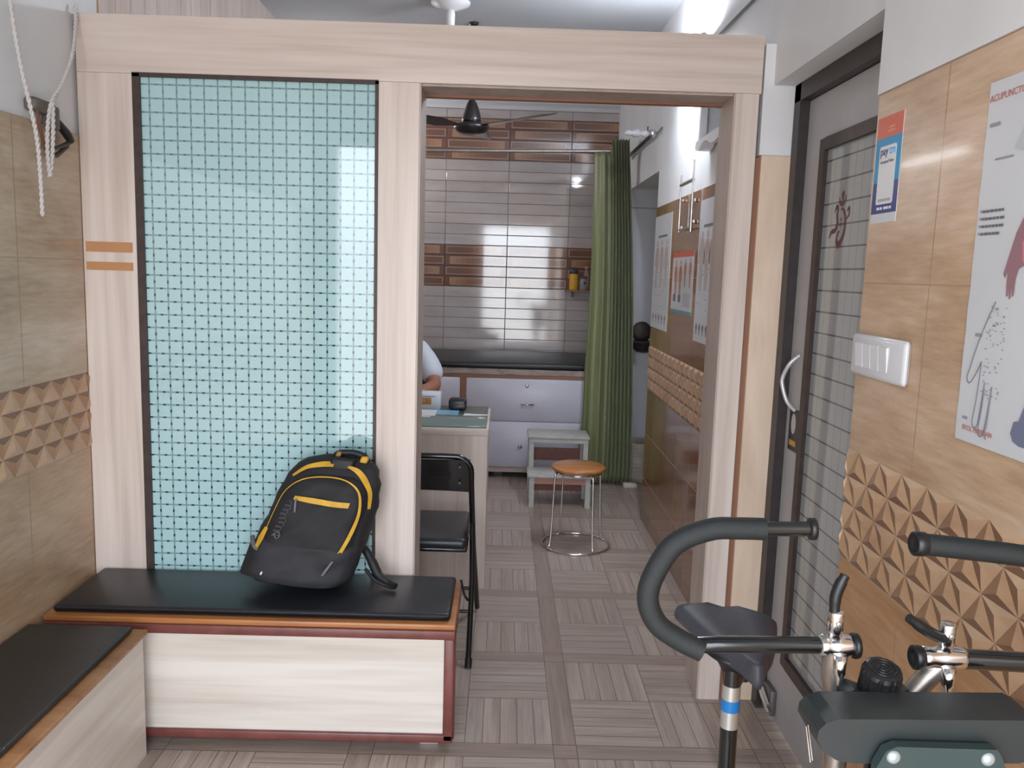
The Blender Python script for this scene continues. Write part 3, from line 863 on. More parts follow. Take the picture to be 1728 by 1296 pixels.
bx = thing('tissue_box', 'white carton with an orange and blue picture on the desk', 'box', (-.43, 4.26, .785))
b = MB(); b.rbox(-.56, -.315, 4.20, 4.32, .7862, .868, .003, 1); b.build('carton', plain('white_card', L(208, 209, 214), 0.5), bx)
b = MB(); b.box(-.53, -.36, 4.1988, 4.2002, .812, .848); b.build('picture', plain('orange_print', L(176, 120, 62), 0.5, var=0.5, vscale=40), bx)
b = MB(); b.box(-.55, -.34, 4.1985, 4.1998, .852, .857); b.build('blue_line', plain('blue_print', L(110, 150, 200), 0.5), bx)
b = MB(); b.rbox(-.272, -.180, 4.20, 4.29, .785, .842, .012, 3)
b.rbox(-.268, -.184, 4.198, 4.206, .79, .815, .003, 2)
tag(b.build('case', plain('black_leather', L(30, 31, 34), 0.35)), 'small black leather case lying on the desk near its right end', 'case')

# seat of the person behind the desk
dc = thing('office_chair', 'dark chair behind the desk under the person in white', 'chair', (-.66, 4.95, 0))
MB().rbox(-.87, -.45, 4.76, 5.18, .33, .365, .015, 3).build('seat', m_rexine, dc)
MB().rbox(-.85, -.47, 5.15, 5.20, .46, .84, .02, 3).build('backrest', m_rexine, dc)
for sx_ in (-.84, -.48):
    MB().tube([(sx_, 5.175, .0), (sx_, 5.175, .80)], .012, 10).build('leg', m_blackmetal, dc)
    MB().tube([(sx_, 4.80, .0), (sx_, 4.80, .335)], .012, 10).build('leg', m_blackmetal, dc)

# ------------------------------------------------------------------ person (only an arm shows past the post)
def skin(name, verts, edges, radii, mat, parent, root=0, sub=2):
    o = W[parent.name]
    me = bpy.data.meshes.new(name + '_cage')
    me.from_pydata([tuple(Vector(v) - o) for v in verts], edges, [])
    ob = bpy.data.objects.new(name + '_cage', me); C.objects.link(ob)
    md = ob.modifiers.new('skin', 'SKIN'); md.use_smooth_shade = True
    for i, r in enumerate(radii):
        sv = me.skin_vertices[0].data[i]
        sv.radius = r if isinstance(r, tuple) else (r, r)
        sv.use_root = (i == root)
    sb = ob.modifiers.new('sub', 'SUBSURF'); sb.levels = sub; sb.render_levels = sub
    dg_ = bpy.context.evaluated_depsgraph_get(); dg_.update()
    nm = bpy.data.meshes.new_from_object(ob.evaluated_get(dg_))
    nm.name = name
    bpy.data.objects.remove(ob, do_unlink=True)
    nm.materials.clear(); nm.materials.append(mat)
    for p in nm.polygons: p.use_smooth = True
    r_ = bpy.data.objects.new(name, nm); C.objects.link(r_); r_.parent = parent
    W[r_.name] = o.copy()
    return r_
m_skin = plain('skin', L(150, 100, 78), 0.5, var=0.08, vscale=20)
m_shirt = plain('white_cotton', L(206, 212, 224), 0.8, var=0.04, vscale=12)
m_trou = plain('grey_trousers', L(60, 62, 70), 0.8)
m_hair = plain('black_hair', L(24, 22, 22), 0.6)
pr = thing('person', 'person in a white short sleeved shirt sitting behind the desk, forearm resting on it', 'person', (-.66, 4.93, 0))
px = -.66
V_ = [(px, 4.95, .50), (px, 4.95, .62), (px, 4.92, .80), (px, 4.88, .98), (px, 4.86, 1.09), (px, 4.84, 1.16), (px, 4.82, 1.24), (px, 4.80, 1.33), (px, 4.81, 1.40)]
R_ = [(.15, .12), (.15, .11), (.16, .11), (.17, .11), (.11, .08), (.055, .055), (.07, .085), (.078, .095), (.05, .06)]
E_ = [(i, i + 1) for i in range(8)]
def chain(start, pts, rs):
    p = start
    for q, r in zip(pts, rs):
        V_.append(q); R_.append(r); E_.append((p, len(V_) - 1)); p = len(V_) - 1
    return p
hl = chain(3, [(px + .17, 4.83, 1.025), (px + .245, 4.72, .93), (px + .285, 4.60, .845), (px + .20, 4.47, .825), (px + .08, 4.385, .822), (px + .03, 4.35, .820)], [.062, .052, .045, .042, .032, (.036, .022)])
hr = chain(3, [(px - .17, 4.83, 1.025), (px - .245, 4.72, .93), (px - .285, 4.60, .845), (px - .22, 4.46, .825), (px - .15, 4.38, .822), (px - .12, 4.34, .820)], [.062, .052, .045, .042, .032, (.036, .022)])
chain(0, [(px + .10, 4.82, .50), (px + .12, 4.56, .50), (px + .12, 4.55, .28), (px + .12, 4.57, .08), (px + .12, 4.48, .045)], [.085, .062, .055, .042, .038])
chain(0, [(px - .10, 4.82, .50), (px - .12, 4.56, .50), (px - .12, 4.55, .28), (px - .12, 4.57, .08), (px - .12, 4.48, .045)], [.085, .062, .055, .042, .038])
for hand, hx, hy, dx_, sgn in ((hl, px + .03, 4.35, -.6, 1), (hr, px - .12, 4.34, .3, -1)):
    for k in range(4):
        a = math.atan2(-.8, dx_) + (k - 1.5) * .16 * sgn
        ln = (.062, .074, .078, .066)[k]
        p1 = (hx + math.cos(a) * .035, hy + math.sin(a) * .035, .818)
        p2 = (hx + math.cos(a) * (.035 + ln * .5), hy + math.sin(a) * (.035 + ln * .5), .822)
        p3 = (hx + math.cos(a) * (.03 + ln), hy + math.sin(a) * (.03 + ln), .805)
        chain(hand, [p1, p2, p3], [.010, .009, .0075])
    a = math.atan2(-.8, dx_) - 1.0 * sgn
    chain(hand, [(hx + math.cos(a) * .03, hy + math.sin(a) * .03, .815), (hx + math.cos(a) * .065, hy + math.sin(a) * .065, .808)], [.011, .009])
body = skin('body', V_, E_, R_, m_skin, pr)
for s_ in (-1, 1):
    b = MB(); b.lathe([(0, -.012), (.010, -.006), (.0125, 0), (.010, .006), (0, .012)], (px + s_ * .030, 4.712, 1.335), (0, -1, 0), 16)
    b.build('eye', plain('eye_white', L(215, 212, 208), 0.2), pr)
b = MB(); b.tube(smoothpath([(px, 4.715, 1.345), (px, 4.698, 1.315), (px, 4.688, 1.298), (px, 4.706, 1.29)], 4), [.010, .011, .012, .013, .013, .014, .015, .015, .016, .016, .014, .012, .010], 10); b.build('nose', m_skin, pr)
b = MB(); b.tube(smoothpath([(px - .026, 4.715, 1.262), (px, 4.704, 1.264), (px + .026, 4.715, 1.262)], 5), [.003, .005, .006, .006, .006, .007, .006, .006, .006, .005, .003], 8); b.build('mouth', plain('lips', L(130, 74, 66), 0.5), pr)
for s_ in (-1, 1):
    b = MB(); b.tube(smoothpath([(px + s_ * .080, 4.81, 1.29), (px + s_ * .088, 4.82, 1.32), (px + s_ * .086, 4.815, 1.345), (px + s_ * .078, 4.80, 1.34)], 4), .009, 8); b.build('ear', m_skin, pr)
bm = bmesh.new(); bmesh.ops.create_uvsphere(bm, u_segments=24, v_segments=16, radius=1)
bmesh.ops.delete(bm, geom=[v for v in bm.verts if v.co.z < -0.15 or (v.co.y < -.35 and v.co.z < .35)], context='VERTS')
for v in bm.verts: v.co = Vector((px + v.co.x * .092, 4.818 + v.co.y * .112, 1.345 + v.co.z * .105))
b = MB(); b.frombm(bm); b.build('hair', m_hair, pr)
SV = [(px, 4.95, .50), (px, 4.95, .62), (px, 4.92, .80), (px, 4.88, .98), (px, 4.865, 1.075), (px + .17, 4.83, 1.03), (px + .245, 4.72, .94), (px + .279, 4.628, .880), (px - .17, 4.83, 1.03), (px - .245, 4.72, .94), (px - .279, 4.628, .880)]
SE = [(0, 1), (1, 2), (2, 3), (3, 4), (3, 5), (5, 6), (6, 7), (3, 8), (8, 9), (9, 10)]
skin('shirt', SV, SE, [(.165, .135), (.165, .125), (.172, .122), (.182, .122), (.105, .08), .078, .07, .074, .078, .07, .074], m_shirt, pr)
TV = [(px, 4.95, .52), (px + .10, 4.82, .50), (px + .12, 4.555, .50), (px + .12, 4.55, .28), (px + .12, 4.57, .10), (px - .10, 4.82, .50), (px - .12, 4.555, .50), (px - .12, 4.55, .28), (px - .12, 4.57, .10)]
skin('trousers', TV, [(0, 1), (1, 2), (2, 3), (3, 4), (0, 5), (5, 6), (6, 7), (7, 8)], [(.168, .138), .098, .076, .068, .06, .098, .076, .068, .06], m_trou, pr)

# ------------------------------------------------------------------ examination couch along the far wall
cb = thing('couch_cabinet', 'white drawer base of the examination couch along the far wall', 'cabinet', (-.3, 6.4, 0))
BY, BX0, BX1 = 5.90, -1.38, 0.80
m_lav = plain('lavender_white_laminate', L(202, 200, 212), 0.35, var=0.03, vscale=4)
b = MB(); b.box(BX0, BX1, BY + .02, F - .012, .080, .745); b.build('carcass', m_lav, cb)
b = MB(); b.box(BX0, BX1, BY + .012, F - .014, .046, .082); b.build('plinth', plain('pinkish_skirting', L(178, 158, 152), 0.5, var=0.15, vscale=10), cb)
for k in range(4):
    MB().box(BX0 + .1 + k * .62, BX0 + .16 + k * .62, BY + .1, BY + .16, 0, .046).build('foot', m_black, cb)
b = MB(); b.box(BX0, BX1, BY - .002, F - .012, .768, .806); b.build('worn_board', grain('worn_ply', L(104, 90, 84), L(150, 136, 128), L(182, 170, 162), (12, 20, 90), 0.6, band=(6, 6, 20)), cb)
b = MB(); b.box(BX0, BX1, BY + .004, BY + .03, .742, .768); b.box(-.300, -.258, BY + .004, BY + .03, .075, .742); b.build('brown_rail', m_edgebrown, cb)
for (xa, xb, za, zb, kind) in ((-.255, .790, .430, .739, 'h'), (-.255, .790, .088, .424, 'k'), (-1.37, -.303, .430, .739, 'h'), (-1.37, -.303, .088, .424, 'k')):
    dr = MB().rbox(xa, xb, BY, BY + .022, za, zb, .002, 1).build('drawer_front', m_lav, cb)
    xm = .19 if xa > -.5 else -.84
    if kind == 'h':
        MB().tube([(xm - .045, BY, .556), (xm - .045, BY - .022, .556), (xm + .045, BY - .022, .556), (xm + .045, BY, .556)], .006, 8).build('handle', m_chrome, dr)
        MB().lathe([(.013, 0), (.013, .004), (.008, .006), (0, .006)], (xm - .008, BY, .690), (0, -1, 0), 20).build('lock', m_satin, dr)
    else:
        MB().lathe([(.010, 0), (.007, .008), (.016, .016), (.017, .022), (.010, .030), (0, .031)], (xm - .045, BY, .246), (0, -1, 0), 20).build('knob', m_chrome, dr)
b = MB(); b.rbox(BX0 + .01, BX1 - .02, BY + .012, F - .03, .806, .852, .018, 3)
tag(b.build('couch_mattress', m_rexine), 'thin black mattress on the examination couch by the far wall', 'mattress')

# ------------------------------------------------------------------ step stool
ss = thing('step_stool', 'pale two step wooden footstool in front of the couch drawers', 'step stool', (.39, 5.36, 0))
m_ss = plain('chipped_white_paint', L(176, 174, 170), 0.55, var=0.12, vscale=25)
m_ssb = plain('reddish_wood', L(124, 76, 66), 0.5, var=0.15, vscale=20)
sx0, sx1, sy0, sym, sy1 = .195, .590, 5.17, 5.40, 5.64
MB().rbox(sx0 - .012, sx1 + .012, sy0 - .012, sym + .01, .195, .213, .003, 1).build('lower_tread', m_ss, ss)
MB().rbox(sx0 - .008, sx1 + .008, sym - .012, sy1, .405, .425, .003, 1).build('upper_tread', m_ss, ss)
for x in (sx0, sx1 - .032):
    MB().box(x, x + .032, sy0, sy0 + .03, 0, .195).build('leg', m_ss, ss)
    MB().box(x, x + .032, sym - .002, sym + .030, 0, .405).build('leg', m_ss, ss)
    MB().box(x, x + .032, sy1 - .035, sy1 - .005, 0, .405).build('leg', m_ss, ss)
MB().box(sx0, sx1, sy0 + .003, sy0 + .018, .155, .193).build('front_rail', plain('pink_wood', L(176, 128, 114), 0.5), ss)
MB().box(sx0 + .032, sx1 - .032, sym + .010, sym + .022, .05, .193).build('riser', m_ssb, ss)
MB().box(sx0 + .032, sx1 - .032, sy1 - .03, sy1 - .015, .213, .30).build('back_rail', m_ssb, ss)
MB().box(sx0, sx1, sym - .008, sym + .004, .380, .404).build('upper_rail', m_ss, ss)

# ------------------------------------------------------------------ round stool
rs = thing('stool', 'round orange wooden stool on thin chrome legs with a floor ring', 'stool', (.437, 4.45, 0))
sc_ = Vector((.437, 4.45, 0))
MB().lathe([(0, .428), (.120, .428), (.140, .432), (.149, .440), (.149, .448), (.142, .455), (.05, .457), (0, .457)], sc_, n=48).build('seat', m_orangewood, rs)
b = MB(); b.tube([sc_ + Vector((.128 * math.cos(a * PI / 20), .128 * math.sin(a * PI / 20), .421)) for a in range(40)], .006, 8, closed=True); b.build('seat_ring', m_chrome, rs)
b = MB(); b.tube([sc_ + Vector((.188 * math.cos(a * PI / 24), .188 * math.sin(a * PI / 24), .0065)) for a in range(48)], .0065, 10, closed=True); b.build('floor_ring', m_chrome, rs)
for a in (-62, 28, 118, 208):
    a = math.radians(a); d_ = Vector((math.cos(a), math.sin(a), 0))
    b = MB(); b.tube(smoothpath([sc_ + d_ * .105 + Vector((0, 0, .423)), sc_ + d_ * .140 + Vector((0, 0, .418)), sc_ + d_ * .149 + Vector((0, 0, .395)), sc_ + d_ * .158 + Vector((0, 0, .2)), sc_ + d_ * .168 + Vector((0, 0, .03)), sc_ + d_ * .186 + Vector((0, 0, .010))], 5), .006, 10)
    b.build('leg', m_chrome, rs)

# ------------------------------------------------------------------ curtain and rods
m_cur = None
mc, t, bs = newmat('olive_satin')
bs.inputs['Base Color'].default_value = L(112, 118, 78)
bs.inputs['Roughness'].default_value = 0.42; bs.inputs['Sheen Weight'].default_value = 0.1
N = t.nodes.new; K = t.links.new
tc = N('ShaderNodeTexCoord'); mp = N('ShaderNodeMapping'); mp.inputs['Scale'].default_value = (60, 60, 1.2); K(tc.outputs['Object'], mp.inputs[0])
nz = N('ShaderNodeTexNoise'); nz.inputs['Scale'].default_value = 1; K(mp.outputs[0], nz.inputs['Vector'])
rp = N('ShaderNodeValToRGB'); rp.color_ramp.elements[0].color = L(98, 103, 68); rp.color_ramp.elements[1].color = L(132, 137, 96)
K(nz.outputs['Fac'], rp.inputs[0]); K(rp.outputs[0], bs.inputs['Base Color'])
b = MB()
NZ, NS = 60, 220
vs = []
for i in range(NZ + 1):
    f = i / NZ
    z = 0.022 + (2.335 - 0.022) * f
    xl = .575 + .0 * f + .03 * math.sin(f * 2.5) * (f > 0) - .03 * max(0, .3 - abs(f - .35)) ; xr = .955 - .125 * f ** 1.6
    for j in range(NS + 1):
        s_ = j / NS
        x = xl + (xr - xl) * s_
        if s_ < .46:
            u = s_ / .46
            yy = 5.80 + .030 * math.sin(u * PI * 2.2 + .4 + .5 * f) + .012 * math.sin(u * PI * 5 + 2 * f)
            top = 0
        else:
            u = (s_ - .46) / .54
            cr_ = (1 - abs(math.sin(PI * (u * 7.0 + .5 + .25 * math.sin(2.2 * f))))) ** 2.4
            yy = 5.835 - (.095 + .012 * math.sin(3 * f)) * cr_ * min(1, u * 10 + .3) - .012 * (1 - u)
            top = .085 * f * min(1, u * 12)
        vs.append((x, yy, z + top))
fs = [(i * (NS + 1) + j, i * (NS + 1) + j + 1, (i + 1) * (NS + 1) + j + 1, (i + 1) * (NS + 1) + j) for i in range(NZ) for j in range(NS)]
b.add(vs, fs, 0, True)
cu_ = b.build('curtain', mc, origin=(.76, 5.8, .022), recalc=False)
sol = cu_.modifiers.new('thickness', 'SOLIDIFY'); sol.thickness = 0.0025
tag(cu_, 'olive green satin curtain bunched in pleats beside the couch', 'curtain')

ra = thing('curtain_rod', 'long straight steel curtain rod running across above the couch', 'curtain rod', (-.25, 5.84, 2.33))
MB().tube([(-1.398, 5.872, 2.296), (.80, 5.872, 2.354)], .0115, 14).build('rod', m_satin, ra)
MB().lathe([(.03, 0), (.03, .006), (.015, .012), (.013, .02)], (-1.40, 5.872, 2.296), (1, .0, .026), 20).build('bracket', m_satin, ra)
rb = thing('curtain_rod', 'short dark curtain rod with chrome ball and ringed glass finial at the alcove', 'curtain rod', (.84, 5.6, 2.35))
MB().tube([(.862, 5.14, 2.345), (.862, 6.12, 2.345)], .0125, 14).build('rod', plain('dark_metal', L(70, 68, 72), 0.35, 0.6), rb)
MB().lathe([(0, -.028), (.014, -.024), (.024, -.014), (.028, 0), (.024, .014), (.014, .024), (0, .028)], (.866, 5.115, 2.352), n=24).build('finial_ball', m_chrome, rb)
m_clear = plain('clear_acrylic', L(200, 200, 206), 0.08, coat=0.5)
b = MB(); b.lathe([(.012, 0), (.020, .008), (.022, .03), (.013, .04), (.016, .05), (.024, .06), (.024, .085), (.012, .10), (.017, .115), (.017, .13), (0, .145)], (.842, 5.125, 2.352), (-1, 0, .02), 24); b.build('finial', m_clear, rb)
MB().tube([(.838, 5.12, 2.315), (.836, 5.12, 2.395)], .004, 8).build('finial_pin', m_black, rb)
MB().tube([(.889, 5.10, 2.355), (.889, 4.93, 2.36), (.888, 4.92, 2.32)], .004, 8).build('hook', m_chrome, rb)

# ------------------------------------------------------------------ corner shelf with bottles
sh = thing('wall_shelf', 'small brown wall shelf beside the curtain holding bottles', 'shelf', (.60, 6.83, 1.35))
MB().box(.505, .72, 6.765, 6.899, 1.358, 1.372).build('shelf_board', m_edgebrown, sh)
MB().box(.555, .568, 6.80, 6.899, 1.315, 1.358).build('bracket', m_dkframe, sh)
bt = thing('bottle', 'yellow bottle with a dark cap at the left end of the wall shelf', 'bottle', (.568, 6.83, 1.372), 'bottles on the wall shelf')
MB().lathe([(.036, 0), (.038, .004), (.038, .120), (.032, .132), (0, .132)], (.568, 6.83, 1.372), n=24).build('bottle_body', plain('yellow_label', L(200, 150, 40), 0.4), bt)
MB().lathe([(.032, .132), (.034, .136), (.034, .172), (0, .174)], (.568, 6.83, 1.372), n=24).build('cap', plain('navy_cap', L(52, 54, 70), 0.4), bt)
bt = thing('bottle', 'grey jar with a dark dot beside the yellow bottle on the wall shelf', 'bottle', (.648, 6.82, 1.372), 'bottles on the wall shelf')
MB().lathe([(.034, 0), (.036, .004), (.036, .085), (.030, .095), (0, .095)], (.648, 6.82, 1.372), n=24).build('bottle_body', plain('grey_jar', L(126, 124, 122), 0.4), bt)
MB().lathe([(.030, .095), (.032, .098), (.032, .112), (0, .112)], (.648, 6.82, 1.372), n=24).build('cap', plain('brown_cap', L(92, 62, 58), 0.4), bt)
MB().lathe([(.010, 0), (.010, .002), (0, .002)], (.655, 6.7845, 1.43), (0, -1, 0), 16).build('dot', m_black, bt)
b = MB(); b.lathe([(.022, 0), (.024, .004), (.024, .13), (.012, .15), (.010, .17), (.014, .172), (.014, .195), (0, .197)], (.675, 6.875, 1.372), n=20)
tag(b.build('bottle', plain('pinkish_plastic', L(164, 128, 122), 0.4)), 'tall pinkish bottle behind the grey jar on the wall shelf', 'bottle', 'bottles on the wall shelf')

# ------------------------------------------------------------------ ceiling fan and fixture
fx, fy, fz = -.225, 5.1, 2.345
fan = thing('ceiling_fan', 'black ceiling fan seen under the header through the doorway', 'ceiling fan', (fx, fy, fz))
m_fan = plain('black_fan_enamel', L(34, 30, 32), 0.28, coat=0.3)
fc = Vector((fx, fy, fz))
MB().lathe([(0, -.035), (.05, -.034), (.085, -.022), (.105, -.002), (.108, .012), (.100, .022), (.070, .030), (.05, .04)], fc, n=40).build('motor_housing', m_fan, fan)
MB().lathe([(.060, .03), (.058, .06), (.050, .09), (.040, .12), (.028, .150), (.018, .165), (.013, .17)], fc, n=32).build('canopy_cone', m_fan, fan)
MB().tube([(fx, fy, fz + .16), (fx, fy, ZC)], .010, 12).build('downrod', m_fan, fan)
MB().lathe([(.03, 0), (.028, -.01), (.012, -.02)], (fx, fy, ZC), n=24).build('ceiling_cup', m_fan, fan)
for a in (-35, 85, 205):
    a = math.radians(a); d_ = Vector((math.cos(a), math.sin(a), 0)); n_ = Vector((-math.sin(a), math.cos(a), 0))
    b = MB(); rows = []
    for i in range(13):
        r = .085 + .50 * i / 12; w = .025 + .045 * min(1, i / 3) - .008 * (i / 12); r_ = []
        if i == 12: w *= .7
        for j in range(5):
            f = j / 4 * 2 - 1
            r_.append(fc + d_ * r + n_ * (w * f) + Vector((0, 0, .014 + .011 * f * min(1, i / 3) + .03 * i / 12)))
        rows.append(r_)
    grid(b, rows); grid(b, [[p + Vector((0, 0, -.003)) for p in r] for r in rows][::-1])
    b.build('blade', m_fan, fan)
cf = thing('ceiling_rose', 'white round ceiling rose with a short stem above the partition header', 'ceiling fixture', (-.335, 4.70, ZC - .2))
MB().lathe([(.020, -.055), (.05, -.045), (.105, -.022), (.108, -.012), (.06, -.004), (.05, 0)], (-.335, 4.70, ZC), n=32).build('rose', m_white, cf)
MB().lathe([(0, -.20), (.018, -.20), (.020, -.165), (.015, -.16), (.015, -.14), (.024, -.135), (.026, -.075), (.020, -.05)], (-.335, 4.70, ZC), n=24).build('stem', m_white, cf)

# ------------------------------------------------------------------ tube light and conduit on the right wall of the far room
tl = thing('tube_light', 'glowing tube light high on the right wall just behind the header', 'lamp', (.87, 4.05, 2.54))
MB().rbox(.822, .846, 3.74, 4.36, 2.52, 2.56, .004, 1).build('batten', m_white, tl)
for y_ in (3.85, 4.25): MB().box(.846, .893, y_ - .015, y_ + .015, 2.525, 2.555).build('wall_arm', m_white, tl)
MB().tube([(.800, 3.77, 2.54), (.800, 4.33, 2.54)], .014, 14).build('tube', emit('tube_glow', (0.86, 0.92, 1.0, 1), 310), tl)
MB().box(.788, .826, 3.752, 3.772, 2.525, 2.556).build('end_cap', m_white, tl)
MB().box(.788, .826, 4.328, 4.348, 2.525, 2.556).build('end_cap', m_white, tl)
b = MB(); b.tube([(.886, 2.90, 2.515), (.886, 3.74, 2.532)], .006, 8)
tag(b.build('conduit', plain('grey_conduit', L(120, 118, 116), 0.5)), 'thin grey wire running along the wall to the tube light', 'wire')

t2 = thing('tube_light', 'unseen tube light added on the left wall to brighten the far room', 'lamp', (-1.37, 6.1, 2.4))  # extra lamp out of view, added to lift the dark far room
MB().rbox(XL + .002, XL + .027, 5.50, 6.72, 2.38, 2.42, .004, 1).build('batten', m_white, t2)
MB().tube([(XL + .050, 5.53, 2.40), (XL + .050, 6.69, 2.40)], .014, 14).build('tube', emit('added_tube_glow_left', (0.95, 0.97, 1.0, 1), 60), t2)
for y_ in (5.52, 6.685):
    MB().box(XL + .024, XL + .062, y_, y_ + .02, 2.385, 2.416).build('end_cap', m_white, t2)

# ------------------------------------------------------------------ things on the right wall of the far room
def onR(x, y, z):   # matrix for lettering that reads from inside the room on a right-hand wall
    return Matrix(((0, 0, -1, x), (-1, 0, 0, y), (0, 1, 0, z), (0, 0, 0, 1)))
def letters(s, size, mw, mat, name, parent, align='LEFT', shear=0.0):
    cu = bpy.data.curves.new(name, 'FONT'); cu.body = s; cu.size = size; cu.extrude = 0.0003; cu.align_x = align; cu.shear = shear; cu.resolution_u = 3
    ob = bpy.data.objects.new(name, cu); C.objects.link(ob)
    dg_ = bpy.context.evaluated_depsgraph_get(); dg_.update()
    me = bpy.data.meshes.new_from_object(ob.evaluated_get(dg_)); bpy.data.objects.remove(ob, do_unlink=True)
    me.transform(Matrix.Translation(-W[parent.name]) @ mw)
    me.materials.clear(); me.materials.append(mat); me.name = name
    o = bpy.data.objects.new(name, me); C.objects.link(o); o.parent = parent; W[o.name] = W[parent.name].copy()
    return o
m_paper = plain('poster_paper', L(206, 208, 212), 0.35, var=0.03, vscale=4)
m_ink = plain('dark_ink', L(108, 108, 116), 0.6)
m_ink2 = plain('pale_ink', L(150, 150, 156), 0.6)
m_rink = plain('red_ink', L(184, 118, 112), 0.6)
m_fig = plain('figure_print', L(176, 158, 152), 0.6)
m_brownfig = plain('brown_figure', L(168, 112, 78), 0.6)
def figure(mb, x, y, z, h, m=0, w=1.0):
    """outline of a standing figure as printed on a chart, feet at z"""
    s = h
    pl_ = [(-.03, 1.0), (.03, 1.0), (.045, .93), (.02, .87), (.10, .84), (.15, .66), (.17, .46), (.13, .46), (.10, .66), (.075, .72), (.08, .48), (.07, .25), (.06, .02), (.02, 0), (.012, .25), (0, .46),
           (-.012, .25), (-.02, 0), (-.06, .02), (-.07, .25), (-.08, .48), (-.075, .72), (-.10, .66), (-.13, .46), (-.17, .46), (-.15, .66), (-.10, .84), (-.02, .87), (-.045, .93)]
    mb.prism([(a * s * w, c * s) for a, c in pl_], (x, y, z), (0, -1, 0), (0, 0, 1), (-1, 0, 0), 0.0004, m)
xs = XI - 0.0012
def chart(name, label, y0, y1, z0, z1, kind):
    t_ = thing(name, label, 'poster', (xs, (y0 + y1) / 2, z0), 'charts on the far room wall')
    b = MB(); b.box(xs, XI - 0.0001, y0, y1, z0, z1); b.build('sheet', m_paper, t_)
    W_, H_ = y1 - y0, z1 - z0
    if kind in 'ac':
        b = MB(); b.box(xs - .0004, xs, y0 + W_ * .22, y1 - W_ * .25, z1 - H_ * .195, z1 - H_ * .175); b.build('title_bar', m_ink, t_)
        b = MB()
        for k in range(3):
            figure(b, xs, y1 - W_ * (.22 + .28 * k), z0 + H_ * .36, H_ * .42, 0, 1.3)
        b.build('figure_print', m_fig, t_)
        b = MB()
        for k in range(34):
            yy = y0 + W_ * random.uniform(.06, .9); zz = z0 + H_ * random.uniform(.18, .80)
            b.box(xs - .0007, xs - .0003, yy, yy + W_ * random.uniform(.04, .10), zz, zz + H_ * .006)
        b.build('small_print', m_ink2, t_)
        b = MB()
        for k in range(5):
            figure(b, xs, y1 - W_ * (.14 + .18 * k), z0 + H_ * .05, H_ * .085, 0, 2.2)
        b.build('figure_print', plain('ink_figures', L(110, 106, 112), 0.6), t_)
    else:
        b = MB(); b.box(xs - .0005, xs, y0, y1, z1 - H_ * .09, z1); b.box(xs - .0005, xs, y1 - .012, y1, z0 + H_ * .1, z1); b.build('red_banner', plain('red_print', L(196, 92, 78), 0.5), t_)
        b = MB(); b.box(xs - .0005, xs, y0, y1, z0, z0 + H_ * .05); b.build('teal_strip', plain('teal_print', L(98, 146, 156), 0.5), t_)
        b = MB()
        for k in range(4):
            figure(b, xs, y1 - W_ * (.20 + .22 * k), z0 + H_ * (.20 if k < 2 else .42), H_ * (.66 if k < 2 else .46), 0, 1.15)
        b.build('figure_print', m_brownfig, t_)
        b = MB()
        for k in range(10):
            b.box(xs - .0007, xs - .0003, y0 + W_ * .08, y0 + W_ * .42, z0 + H_ * (.12 + .022 * k), z0 + H_ * (.128 + .022 * k))
        b.build('small_print', m_ink2, t_)
        for k in range(2):
            b = MB(); b.box(xs - .0008, xs - .0003, y1 - W_ * (.24 + .24 * k), y1 - W_ * (.12 + .24 * k), z0 + H_ * .18, z0 + H_ * .30)
            b.build('dark_foot', m_ink, t_)
chart('wall_chart', 'tall white chart of figures on the far room wall, nearest the curtain', 4.487, 4.978, 1.203, 1.848, 'a')
chart('wall_chart', 'small chart with red banner and brown figures between two white charts', 3.915, 4.41, 1.320, 1.630, 'b')
chart('wall_chart', 'tall white chart of figures beside the doorway jamb, nearest the camera', 3.50, 3.845, 1.210, 1.850, 'c')
rk = thing('wall_rack', 'thin chrome rail frame mounted on the wall above the small chart', 'rack', (XI - .02, 4.06, 1.73))
xr2 = XI - .022
for (y_, za, zb) in ((4.205, 1.725, 2.005), (3.935, 1.715, 2.045)):
    MB().tube([(xr2, y_, za), (xr2, y_, zb)], .005, 8).build('upright', m_chrome, rk)
for z_, rr in ((1.735, .005), (1.955, .009)):
    MB().tube([(xr2, 3.935, z_), (xr2, 4.205, z_)], rr, 8).build('crossbar', m_satin, rk)
for y_, z_ in ((4.205, 1.745), (4.205, 1.88), (3.935, 1.76), (3.935, 1.86)):
    MB().lathe([(.010, 0), (.010, .012), (.005, .016), (.005, .026)], (XI, y_, z_), (-1, 0, 0), 14).build('standoff', m_chrome, rk)
wfm = thing('hanging_panel', 'grey panel in a white frame with scalloped foot high on the right wall', 'panel', (XI - .03, 3.55, 2.06))
b = MB()
b.box(XI - .05, XI, 3.735, 3.765, 2.075, 2.38); b.box(XI - .05, XI, 3.34, 3.37, 2.075, 2.38); b.box(XI - .05, XI, 3.34, 3.765, 2.35, 2.38)
b.build('frame', m_white, wfm)
b = MB(); b.box(XI - .02, XI - .003, 3.37, 3.735, 2.08, 2.36); b.build('panel_face', plain('grey_mottled', L(128, 130, 134), 0.5, var=0.2, vscale=30), wfm)
b = MB(); b.prism([(0, .035), (0, 0), (.06, -.012), (.10, -.002), (.13, .012), (.17, .016), (.21, .012), (.25, -.002), (.30, -.012), (.36, -.01), (.425, 0), (.425, .035)], (XI - .06, 3.765, 2.062), (0, -1, 0), (0, 0, 1), (1, 0, 0), .055)
b.build('scalloped_foot', m_white, wfm)

